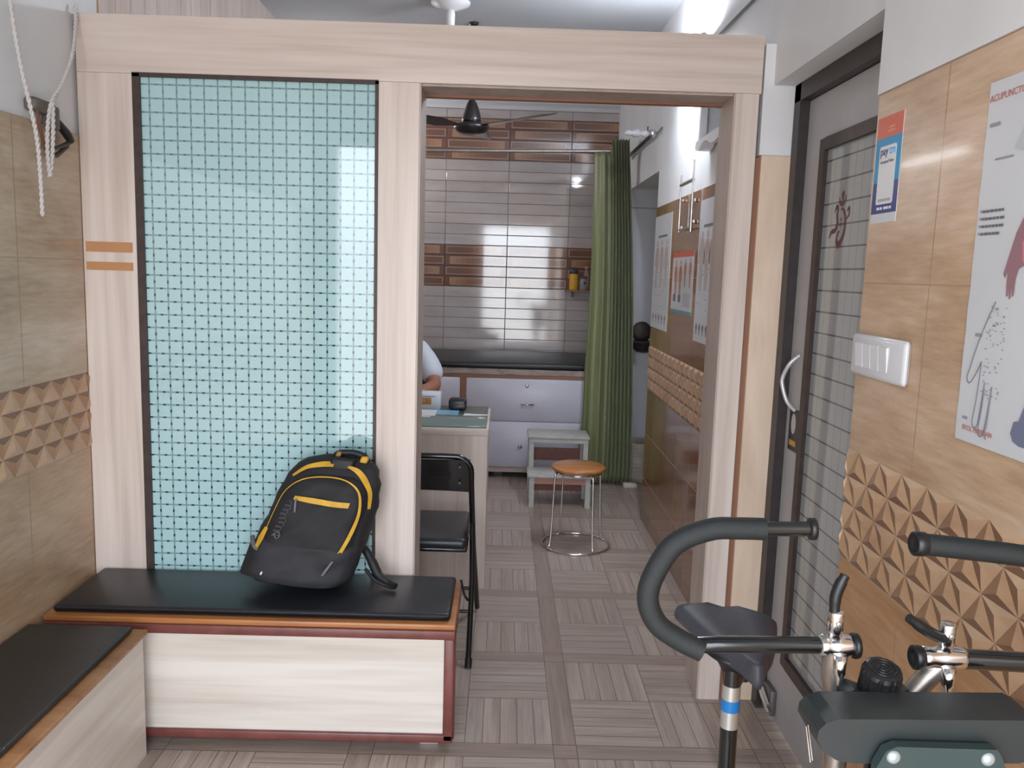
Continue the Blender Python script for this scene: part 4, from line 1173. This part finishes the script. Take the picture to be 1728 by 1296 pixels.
# ------------------------------------------------------------------ alcove: shower caddy-like basin and bucket
bs_ = thing('wash_basin', 'small dark oval bowl with chrome rim on the white alcove wall', 'basin', (1.02, 6.03, .98))
MB().lathe([(.0, -.02), (.05, -.01), (.085, .02), (.095, .06), (.100, .065), (.098, .07), (.088, .06), (.07, .02), (0, 0)], (1.02, 5.965, .965), (0, 0, 1), 32).build('bowl', plain('dark_bowl', L(40, 36, 40), 0.3), bs_)
b = MB(); b.lathe([(.05, 0), (.075, .006), (.075, .012), (.04, .02), (0, .02)], (1.02, 6.07, 1.095), (0, -1, 0), 28); b.build('back_plate', m_dkframe, bs_)
b = MB(); b.lathe([(.045, .012), (.048, .016), (.02, .019), (0, .02)], (1.015, 6.07, 1.09), (0, -1, 0), 28); b.build('chrome_boss', m_satin, bs_)
bk_ = thing('bucket', 'off white ribbed bucket on the floor behind the curtain', 'bucket', (1.03, 5.945, 0))
prf = [(0, 0), (.085, 0), (.09, .01)]
for k in range(9): prf += [(.092 + k * .0025, .03 + k * .028), (.096 + k * .0025, .036 + k * .028), (.094 + k * .0025, .05 + k * .028)]
prf += [(.118, .29), (.122, .30), (.112, .298), (.09, .02), (0, .02)]
MB().lathe(prf, (1.03, 5.945, 0), n=32).build('pail', plain('dirty_white_plastic', L(170, 160, 150), 0.5, var=0.15, vscale=12), bk_)
b = MB(); b.rbox(.885, .985, 5.70, 5.765, 0, .035, .008, 2); tag(b.build('floor_scrap', plain('cream_plastic', L(190, 178, 168), 0.5)), 'small pale plastic piece on the floor beside the curtain hem', 'scrap')

# ------------------------------------------------------------------ switch board on the near right wall
sw = thing('switch_board', 'white switch board with four rockers on the right tiled wall', 'switch', (XN, 1.812, 1.288))
b = MB(); b.rbox(XN - .016, XN - .0002, 1.680, 1.945, 1.288, 1.383, .010, 3); b.build('plate', plain('white_plastic', L(218, 218, 222), 0.25, coat=0.2), sw)
for k in range(4):
    y1_ = 1.912 - k * .0405
    b = MB(); b.prism([(0, -.028), (.0, .028), (.006, .026), (.0015, -.027)], (XN - .0155, y1_, 1.336), (-1, 0, 0), (0, 0, 1), (0, -1, 0), .037)
    b.build('rocker', m_white, sw)

# ------------------------------------------------------------------ payment sign on the near right wall
xs = XN - 0.0014
pm = thing('payment_sign', 'blue and orange payment sticker with a white panel on the right tiled wall', 'sign', (XN, 1.87, 1.635))
PY0, PY1 = 1.810, 1.932
b = MB(); b.box(xs, XN - .0002, PY0, PY1, 1.635, 1.869); b.build('backing', m_paper, pm)
def rectp(name, ya, yb, za, zb, mat, lift=.0004):
    MB().box(xs - lift, xs, ya, yb, za, zb).build(name, mat, pm)
rectp('orange_top', PY0, PY1, 1.822, 1.869, plain('orange_red_print', L(206, 98, 72), 0.4))
rectp('blue_field', PY0, PY1, 1.725, 1.822, plain('cyan_print', L(10, 140, 190), 0.4))
navy = plain('navy_print', L(32, 52, 122), 0.4)
rectp('navy_field', PY0, PY1, 1.656, 1.725, navy)
b = MB(); b.prism([(.008 if i in (0, 3) else .0, 0) for i in range(0)] or [(-.040, -.062), (-.036, -.066), (.036, -.066), (.040, -.062), (.040, .058), (.036, .062), (-.036, .062), (-.040, .058)], (xs - .0004, 1.871, 1.742), (0, -1, 0), (0, 0, 1), (-1, 0, 0), .0004)
b.build('white_panel', m_white, pm)
m_navyink = plain('navy_ink', L(20, 36, 96), 0.5); m_cyanink = plain('cyan_ink', L(30, 168, 222), 0.5)
letters('pay', .0275, onR(xs - .0012, 1.9065, 1.784), m_navyink, 'lettering', pm)
letters('tm', .0275, onR(xs - .0012, 1.8640, 1.784), m_cyanink, 'lettering', pm)
letters('Accepted Here', .0105, onR(xs - .0012, 1.904, 1.766), m_ink, 'lettering', pm)
for k in range(6):
    rectp('small_print', 1.842 + k * .010, 1.849 + k * .010, 1.682, 1.688, m_ink2, .0010)
for ya, w_ in ((1.892, .012), (1.878, .010), (1.862, .008), (1.848, .014), (1.834, .010)):
    rectp('small_print', ya, ya + w_, 1.664, 1.670, m_white, .0008)
for k in range(2):
    rectp('small_print', 1.848, 1.880 - k * .006, 1.834 + k * .008, 1.837 + k * .008, plain('peach_ink', L(228, 160, 120), 0.5), .0008)

# ------------------------------------------------------------------ acupuncture poster on the near right wall
ps = thing('poster', 'large white acupuncture poster with hand outlines on the right tiled wall', 'poster', (XN, 1.25, 1.22))
b = MB(); ny, nz_ = 10, 16; rows = []
for i in range(nz_ + 1):
    z = 1.222 + (1.852 - 1.222) * i / nz_; r_ = []
    for j in range(ny + 1):
        y = 1.49 - .50 * j / ny
        r_.append((XN - .0022 - .0012 * math.sin(i * 1.3 + j * .9) ** 2, y, z))
    rows.append(r_)
grid(b, rows); grid(b, [[(XN - .0004, p[1], p[2]) for p in r] for r in rows][::-1])
b.build('sheet', m_paper, ps)
xs = XN - .0040
letters('ACUPUNCTURE', .0165, onR(xs, 1.486, 1.818), m_rink, 'lettering', ps)
letters('BYOL MERIDIAN', .0125, onR(xs, 1.467, 1.243), m_rink, 'lettering', ps)
def pdash(name, mat, items):
    b = MB()
    for (ya, yb, z, h) in items: b.box(xs - .0003, xs, min(ya, yb), max(ya, yb), z, z + h)
    b.build(name, mat, ps)
pdash('small_print', m_ink2, [(1.478, 1.448, 1.775, .006), (1.452, 1.40, 1.716, .003), (1.456, 1.434, 1.412, .006), (1.470, 1.454, 1.262, .005)])
it = []
for k, ln in enumerate((.062, .060, .054, .056)):
    z = 1.628 - k * .013
    it += [(1.480, 1.4775, z + .001, .004)]
    y = 1.474
    while y > 1.474 - ln:
        w_ = random.uniform(.006, .013); it.append((y, y - w_, z, .0045)); y -= w_ + .002
pdash('small_print', m_ink, it)
def out(pts, w=.0009, mat=m_ink, name='hand_outline'):
    P_ = smoothpath([(xs - .0002, a, c) for a, c in pts], 6)
    b = MB(); b.tube(P_, w, 6); return b
b = MB()
for pts in ([(1.405, 1.475), (1.425, 1.44), (1.447, 1.395), (1.463, 1.352), (1.468, 1.338), (1.462, 1.328), (1.452, 1.333), (1.438, 1.352), (1.428, 1.370)],
            [(1.428, 1.366), (1.430, 1.33), (1.434, 1.29), (1.438, 1.262), (1.432, 1.252), (1.422, 1.258), (1.417, 1.29), (1.412, 1.335)],
            [(1.413, 1.325), (1.413, 1.29), (1.418, 1.252), (1.412, 1.240), (1.402, 1.246), (1.396, 1.28), (1.390, 1.33)],
            [(1.391, 1.325), (1.394, 1.285), (1.398, 1.248), (1.392, 1.238)]):
    b.tube(smoothpath([(xs - .0002, a, c) for a, c in pts], 5), .0008, 6)
b.build('hand_outline', m_ink, ps)
it = []
for k in range(70):
    y = random.uniform(1.372, 1.424); z = random.uniform(1.30, 1.465)
    it.append((y, y - random.uniform(.002, .006), z, .0018))
for k in range(16):
    it.append((1.417 - .0006 * k, 1.420 - .0006 * k, 1.262 + .004 * k, .0016)); it.append((1.392 - .0003 * k, 1.396 - .0003 * k, 1.256 + .004 * k, .0016))
pdash('small_print', m_ink2, it)
m_mauve = plain('mauve_print', L(150, 112, 120), 0.6); m_pink = plain('pink_print', L(196, 120, 134), 0.6); m_blue = plain('blue_grey_print', L(112, 116, 140), 0.6)
b = MB()   # a printed forearm and hand pointing down
b.prism([(1.345, 1.625), (1.368, 1.59), (1.383, 1.548), (1.392, 1.522), (1.387, 1.515), (1.380, 1.528), (1.381, 1.505), (1.378, 1.484), (1.374, 1.486), (1.373, 1.505), (1.370, 1.480), (1.366, 1.482), (1.366, 1.505), (1.362, 1.484), (1.358, 1.487), (1.357, 1.515), (1.352, 1.53), (1.330, 1.54), (1.31, 1.625)], (xs, 0, 0), (0, 1, 0), (0, 0, 1), (-1, 0, 0), .0004)
b.build('arm_print', m_mauve, ps)
b = MB(); b.prism([(1.345, 1.545), (1.350, 1.575), (1.10, 1.60), (1.06, 1.50), (1.20, 1.48), (1.30, 1.50)], (xs - .0004, 0, 0), (0, 1, 0), (0, 0, 1), (-1, 0, 0), .0004); b.build('pink_print', m_pink, ps)
b = MB(); b.prism([(1.326, 1.262), (1.318, 1.250), (1.300, 1.245), (1.10, 1.25), (1.10, 1.36), (1.24, 1.38), (1.290, 1.33), (1.308, 1.285), (1.320, 1.282)], (xs, 0, 0), (0, 1, 0), (0, 0, 1), (-1, 0, 0), .0004); b.build('arm_print', m_blue, ps)
b = MB(); b.prism([(1.40, 1.73), (1.36, 1.78), (1.05, 1.80), (1.05, 1.72), (1.30, 1.70)], (xs, 0, 0), (0, 1, 0), (0, 0, 1), (-1, 0, 0), .0004); b.build('arm_print', plain('faint_grey_print', L(190, 194, 202), 0.6), ps)

# ------------------------------------------------------------------ rope and bracket on the left wall
m_rope = plain('white_cord', L(206, 200, 198), 0.8)
def rope(mb, pts, r=.0062):
    P_ = smoothpath(pts, 14); acc = 0; rows = [[], []]
    for i, p in enumerate(P_):
        if i: acc += (p - P_[i - 1]).length
        tg = (P_[min(i + 1, len(P_) - 1)] - P_[max(i - 1, 0)]).normalized()
        a = Vector((1, 0, 0)); n1 = (a - tg * a.dot(tg)).normalized(); n2 = tg.cross(n1)
        ph = acc * 2 * PI / .035
        for k in range(2):
            an = ph + k * PI
            rows[k].append(p + (n1 * math.cos(an) + n2 * math.sin(an)) * r * .5)
    for k in range(2): mb.tube(rows[k], r * .62, 7)
hk = thing('wall_pulley', 'old grey wall clamp with a black triangular strap on the left wall', 'hook', (XL + .02, 2.56, 1.80))
b = MB(); b.rbox(XL - .012, XL + .030, 2.485, 2.60, 1.925, 1.965, .012, 2); b.rbox(XL - .01, XL + .036, 2.575, 2.605, 1.885, 1.955, .008, 2); b.build('clamp', plain('grey_iron', L(118, 110, 104), 0.6, 0.3, var=0.2, vscale=40), hk)
b = MB(); b.tube([(XL + .02, 2.592, 1.925), (XL + .024, 2.66, 1.885), (XL + .022, 2.685, 1.868)], [.010, .014, .012], 10); b.build('strap', m_black, hk)
b = MB(); b.tube([(XL + .022, 2.668, 1.858), (XL + .024, 2.60, 1.835), (XL + .024, 2.535, 1.825)], [.008, .006, .008], 8)
b.tube([(XL + .02, 2.665, 1.848), (XL + .02, 2.60, 1.812), (XL + .02, 2.55, 1.805)], [.007, .007, .006], 8); b.build('strap', m_dkframe, hk)
b = MB(); b.tube([(XL + .022, 2.50, 1.93), (XL + .024, 2.525, 1.83), (XL + .024, 2.545, 1.818)], .005, 8); b.build('wire_loop', plain('rust_wire', L(120, 80, 64), 0.6), hk)
xr3 = XL + .045
b = MB()
rope(b, [(xr3 - .035, 2.386, 2.46), (xr3 - .02, 2.388, 2.20), (xr3 - .01, 2.402, 2.046), (xr3, 2.421, 1.938), (xr3, 2.452, 1.84), (xr3, 2.461, 1.74), (xr3, 2.463, 1.622)])
rope(b, [(xr3 - .035, 2.775, 2.30), (xr3 - .02, 2.735, 2.21), (xr3 - .005, 2.674, 2.112), (xr3, 2.60, 2.02), (xr3, 2.540, 1.958), (xr3, 2.512, 1.88), (xr3, 2.505, 1.80), (xr3, 2.512, 1.74)])
rope(b, [(xr3 + .004, 2.538, 1.955), (xr3 + .006, 2.530, 1.88), (xr3 + .004, 2.522, 1.80), (xr3, 2.512, 1.74)])
tag(b.build('rope', m_rope), 'white twisted rope looped over the wall clamp, ends hanging down', 'rope')

# ------------------------------------------------------------------ exercise bike in the right foreground
bk = thing('exercise_bike', 'black exercise bike with foam handlebars in the right foreground', 'exercise bike', (.50, 1.25, 0))
m_foam = plain('black_foam', L(23, 28, 29), 0.55, bump=0.5, bscale=1200, var=0.12, vscale=60)
m_bar = plain('gloss_black_tube', L(20, 22, 23), 0.18, coat=0.5)
m_shroud = plain('charcoal_shroud', L(40, 45, 46), 0.45, var=0.12, vscale=12)
m_brkt = plain('dark_green_bracket', L(48, 63, 63), 0.45, var=0.08, vscale=15)
m_steel = plain('worn_steel', L(150, 140, 132), 0.38, 0.8, var=0.18, vscale=30)
HY = 1.05
# left handlebar
lh = [(.353, HY, 1.174), (.320, HY, 1.174), (.281, HY, 1.1715), (.236, HY, 1.151), (.211, HY, 1.111), (.203, HY, 1.074), (.217, HY, 1.040), (.247, HY, 1.018), (.279, HY - .004, 1.004)]
b = MB(); b.tube(smoothpath(lh, 8), .0147, 16); lg = b.build('foam_grip', m_foam, bk)
b = MB(); b.tube([(.345, HY, 1.174), (.418, HY, 1.176)], .0098, 14); b.build('handlebar_end', m_bar, bk)
MB().lathe([(.010, -.008), (.0148, -.006), (.0148, .001), (.011, .002), (.010, -.004), (0, -.004)], (.418, HY, 1.176), (1, 0, .02), 20).build('end_flange', m_black, bk)
b = MB(); b.tube([(.270, HY, 1.010), (.300, HY, 1.0125), (.446, HY, 1.0145)], .0112, 14); b.build('handlebar_tube', m_bar, bk)
# right handlebar, mirrored and a little nearer
b = MB(); b.tube(smoothpath([(.556, HY - .005, 1.161), (.60, HY - .01, 1.159), (.70, HY - .02, 1.151), (.752, HY - .03, 1.135), (.790, HY - .035, 1.10), (.802, HY - .035, 1.065), (.79, HY - .03, 1.03), (.765, HY - .02, 1.010), (.735, HY - .012, 1.003)], 8), .0145, 16); b.build('foam_grip', m_foam, bk)
MB().lathe([(.0135, -.012), (.0162, -.010), (.0162, .004), (.013, .006), (.0115, .0), (0, .0)], (.554, HY - .005, 1.161), (-1, 0, .02), 20).build('end_cap', m_black, bk)
b = MB(); b.tube([(.625, HY, 1.0005), (.75, HY - .014, 1.0025)], .0135, 14); b.build('handlebar_tube', m_bar, bk)
# chrome clamps with levers
for (cx, cz, half, lev, nm) in ((.460, 1.0145, .023, [(.453, HY - .004, 1.062), (.4525, HY - .004, 1.082), (.456, HY - .004, 1.098), (.463, HY - .004, 1.115)], 'l'),
                                (.607, 1.001, .030, [(.611, HY - .006, 1.031), (.594, HY - .008, 1.034), (.572, HY - .012, 1.046), (.548, HY - .014, 1.062)], 'r')):
    b = MB()
    b.lathe([(.0125, -half), (.0152, -half + .002), (.0152, -half + .010), (.0142, -half + .014), (.0168, -.004), (.0172, .004), (.0150, half - .006), (.0140, half)], (cx, HY, cz), (1, 0, .01), 24)
    b.lathe([(.0085, .0), (.0095, .012), (.0095, .020), (.0105, .021), (.0105, .048), (.0085, .051), (0, .051)], (cx - .004 + (.005 if nm == 'r' else 0), HY - .003, cz), (0, 0, 1), 20)
    b.lathe([(.010, 0), (.0085, .018), (.0085, .024), (.006, .028), (.005, .040), (0, .042)], (cx + .002, HY - .012, cz - .008), (0, -.1, -1), 18)
    cl = b.build('clamp', m_chrome, bk)
    b = MB(); b.tube(smoothpath(lev, 5), [.0070] * 4 + [.0078] * 9 + [.0064] * 3, 10); b.build('lever', m_black, cl)
    MB().lathe([(.004, 0), (.004, .002), (.002, .0025), (0, .0025)], (cx - .004 + (.005 if nm == 'r' else 0), HY - .0135, cz + .036), (0, -1, 0), 12).build('screw', m_satin, cl)
MB().lathe([(.0165, -.001), (.0175, .003), (.0165, .007), (0, .007)], (.483, HY, 1.0148), (1, 0, .01), 24).build('end_plug', m_black, bk)
MB().lathe([(.0150, -.002), (.0165, .004), (.0165, .010), (.013, .012), (.0125, .004), (0, .004)], (.577, HY, 1.0007), (-1, 0, -.01), 24).build('end_plug', m_black, bk)
# tubes from the clamps down into the frame
b = MB(); b.tube(smoothpath([(.460, HY, 1.005), (.459, HY, .975), (.464, HY - .006, .935), (.468, HY - .012, .88), (.470, HY - .012, .60), (.520, HY - .01, .40)], 6), .0145, 16); b.build('handle_post', m_steel, bk)
b = MB(); b.tube(smoothpath([(.606, HY, .992), (.585, HY, .968), (.560, HY - .006, .935), (.550, HY - .012, .88), (.550, HY - .012, .60), (.530, HY - .01, .40)], 6), .0145, 16); b.build('handle_post', m_steel, bk)
# knob on its mount
MB().lathe([(.014, 0), (.018, .004), (.016, .012)] , (.505, 1.02, .955), (0, -.25, 1), 24).build('knob_mount', m_shroud, bk)
kb = MB(); prof = []
n = 60; vs = []; hs = [0, .004, .034, .039, .041]
kc = Vector((.506, 1.018, .966)); ax = Vector((0, -.28, 1)).normalized(); e1 = Vector((1, 0, 0)); e2 = ax.cross(e1)
for hi, h in enumerate(hs):
    for k in range(n):
        a = 2 * PI * k / n
        r = .0245 * (1 + (.035 * (1 if (k % 6) < 4 else -1)) * (1 if hi in (1, 2) else .3))
        r *= (.94, 1, 1, .95, .78)[hi]
        vs.append(kc + ax * h + (e1 * math.cos(a) + e2 * math.sin(a)) * r)
fs = [(i * n + k, i * n + (k + 1) % n, (i + 1) * n + (k + 1) % n, (i + 1) * n + k) for i in range(len(hs) - 1) for k in range(n)]
fs.append([4 * n + k for k in range(n)])
kb.add(vs, fs, 0, False); kbo = kb.build('tension_knob', m_black, bk)
b = MB()
for rr in (.006, .011, .016):
    b.tube([kc + ax * .0413 + (e1 * math.cos(a * PI / 12) + e2 * math.sin(a * PI / 12)) * rr for a in range(24)], .0008, 6, closed=True)
b.build('knob_rings', m_bar, kbo)
b = MB(); b.prism([(-.055, -.02), (-.052, .008), (-.04, .016), (-.012, .006), (.012, .006), (.03, .018), (.055, -.02)], (.512, 1.008, .958), (1, 0, 0), (0, 0, 1), (0, 1, 0), .03); b.build('knob_saddle', m_shroud, bk)
# shroud across the front
sd = MB(); yf, yb = .925, .992
pf = [(.418, .926), (.402, .936), (.393, .952), (.394, .964), (.402, .973), (.418, .979), (.655, .983), (.668, .977), (.676, .962), (.672, .944), (.660, .932), (.640, .927), (.44, .922)]
sd.prism(pf, (0, yf, 0), (1, 0, 0), (0, 0, 1), (0, 1, 0), yb - yf)
so = sd.build('shroud', m_shroud, bk)
bv = so.modifiers.new('edge', 'BEVEL'); bv.width = .004; bv.segments = 3
b = MB()
for k in range(2): b.tube([(.392 + k * .004, yf + .012 + k * .004, .915), (.388 + k * .004, yf + .024 + k * .004, .955)], .0012, 6)
b.build('trim_wire', m_steel, so)
b = MB(); b.prism([(.462, .70), (.458, .930), (.468, .951), (.480, .957), (.600, .956), (.606, .948), (.616, .925), (.64, .70)], (0, .905, 0), (1, 0, 0), (0, 0, 1), (0, 1, 0), .014); br = b.build('bracket', m_brkt, bk)
bv = br.modifiers.new('edge', 'BEVEL'); bv.width = .003; bv.segments = 2
for x_ in (.477, .590):
    MB().lathe([(.0085, 0), (.0085, .001), (.005, .004), (0, .0045)], (x_, .905, .944), (0, -1, 0), 18).build('rivet', plain('pale_rivet', L(170, 178, 178), 0.4, 0.4), br)
b = MB(); b.rbox(.435, .440, .914, .918, .80, .90, .001, 1); b.build('wire_stay', m_black, bk)
b = MB(); b.lathe([(.014, 0), (.014, .02), (.01, .022), (0, .022)], (.452, .915, .885), (0, -1, 0), 18); b.build('side_roller', m_black, bk)
# main frame and base
b = MB(); b.tube([(.53, 1.03, .95), (.525, 1.04, .55), (.52, 1.06, .07)], .022, 16); b.tube([(.52, 1.06, .08), (.49, 1.65, .08)], .022, 14); b.tube([(.525, 1.05, .42), (.482, 1.553, .34)], .02, 14)
b.build('main_frame', m_bar, bk)
for y_ in (.98, 1.66):
    b = MB(); b.tube([(.26, y_, .030), (.74, y_, .030)], .025, 14); ft = b.build('base_bar', m_bar, bk)
    for x_ in (.27, .73): MB().tube([(x_ - .018, y_, .030), (x_ + .018, y_, .030)], .030, 14).build('end_cap', m_black, ft)
b = MB(); b.lathe([(0, -.03), (.17, -.03), (.19, -.015), (.19, .015), (.17, .03), (0, .03)], (.505, 1.25, .30), (1, 0, 0), 40); b.build('flywheel', m_shroud, bk)
for s_ in (-1, 1):
    b = MB(); b.tube([(.505 + s_ * .03, 1.25, .30), (.505 + s_ * .06, 1.25, .30), (.505 + s_ * .062, 1.25 + s_ * .12, .30 - s_ * .08)], .011, 10)
    b.rbox(.505 + s_ * .105 - .05, .505 + s_ * .105 + .05, 1.25 + s_ * .12 - .035, 1.25 + s_ * .12 + .035, .285 - s_ * .08, .315 - s_ * .08, .006, 2); b.build('pedal', m_black, bk)
# seat post with chrome band, saddle
PX_, PY_ = .4790, 1.555
b = MB(); b.tube([(PX_ + .004, PY_, .10), (PX_, PY_, .604)], .0175, 18); b.tube([(PX_, PY_, .694), (PX_ - .001, PY_, .755)], .0175, 18); b.build('seat_post', m_bar, bk)
b = MB(); b.tube([(PX_, PY_, .604), (PX_, PY_, .694)], .0182, 18); pb = b.build('chrome_band', plain('silver_band', L(196, 194, 190), 0.3, 0.7), bk)
MB().tube([(PX_, PY_, .640), (PX_, PY_, .664)], .0186, 18).build('blue_band', plain('blue_band', L(20, 110, 176), 0.35), pb)
b = MB(); b.tube([(PX_ + .030, PY_ + .03, .690), (PX_ + .028, PY_ + .03, .765)], .015, 14); b.build('saddle_clamp', m_bar, bk)
sv = MB(); rows = []
sx_, sy_ = .498, 1.60
NU, NV = 18, 24
for i in range(NU + 1):
    f = i / NU               # 0 nose (towards the camera) .. 1 rear
    y = sy_ - .15 + .27 * f
    hw = .030 + .092 * (max(0, (f - .18) / .82) ** .75) if f > .18 else .030 * math.sqrt(max(.05, f / .18))
    if f > .9: hw *= math.sqrt(max(0.08, 1 - ((f - .9) / .1) ** 2 * .8))
    top = .786 + .020 * max(0, f - .4) ; bot = .744 - .006 * (1 - f)
    r_ = []
    for j in range(NV):
        a = 2 * PI * j / NV; c, s_ = math.cos(a), math.sin(a)
        x = sx_ + hw * math.copysign(abs(c) ** .7, c)
        mid = (top + bot) / 2
        dip = -.010 * math.exp(-(c * 3) ** 2) * (s_ > 0) * f
        z = mid + (top - mid) * math.copysign(abs(s_) ** .75, s_) * (1 if s_ > 0 else 1.0) + dip - (x - sx_) * .10 - .012 * (abs(c) ** 2) * (s_ < 0) * 0
        r_.append((x, y, z))
    rows.append(r_)
vs = [p for r in rows for p in r]
fs = [(i * NV + j, i * NV + (j + 1) % NV, (i + 1) * NV + (j + 1) % NV, (i + 1) * NV + j) for i in range(NU) for j in range(NV)]
fs.append(list(range(NV))[::-1]); fs.append([NU * NV + j for j in range(NV)])
sv.add(vs, fs, 0, True)
so = sv.build('saddle', plain('worn_vinyl', L(58, 58, 66), 0.5, bump=0.2, bscale=300, var=0.15, vscale=20), bk)
b = MB(); b.lathe([(.019, 0), (.021, .02), (.034, .045), (.062, .066), (.03, .067)], (PX_ + .004, PY_ + .01, .694), (0, 0, 1), 28); b.build('saddle_base', m_black, bk)
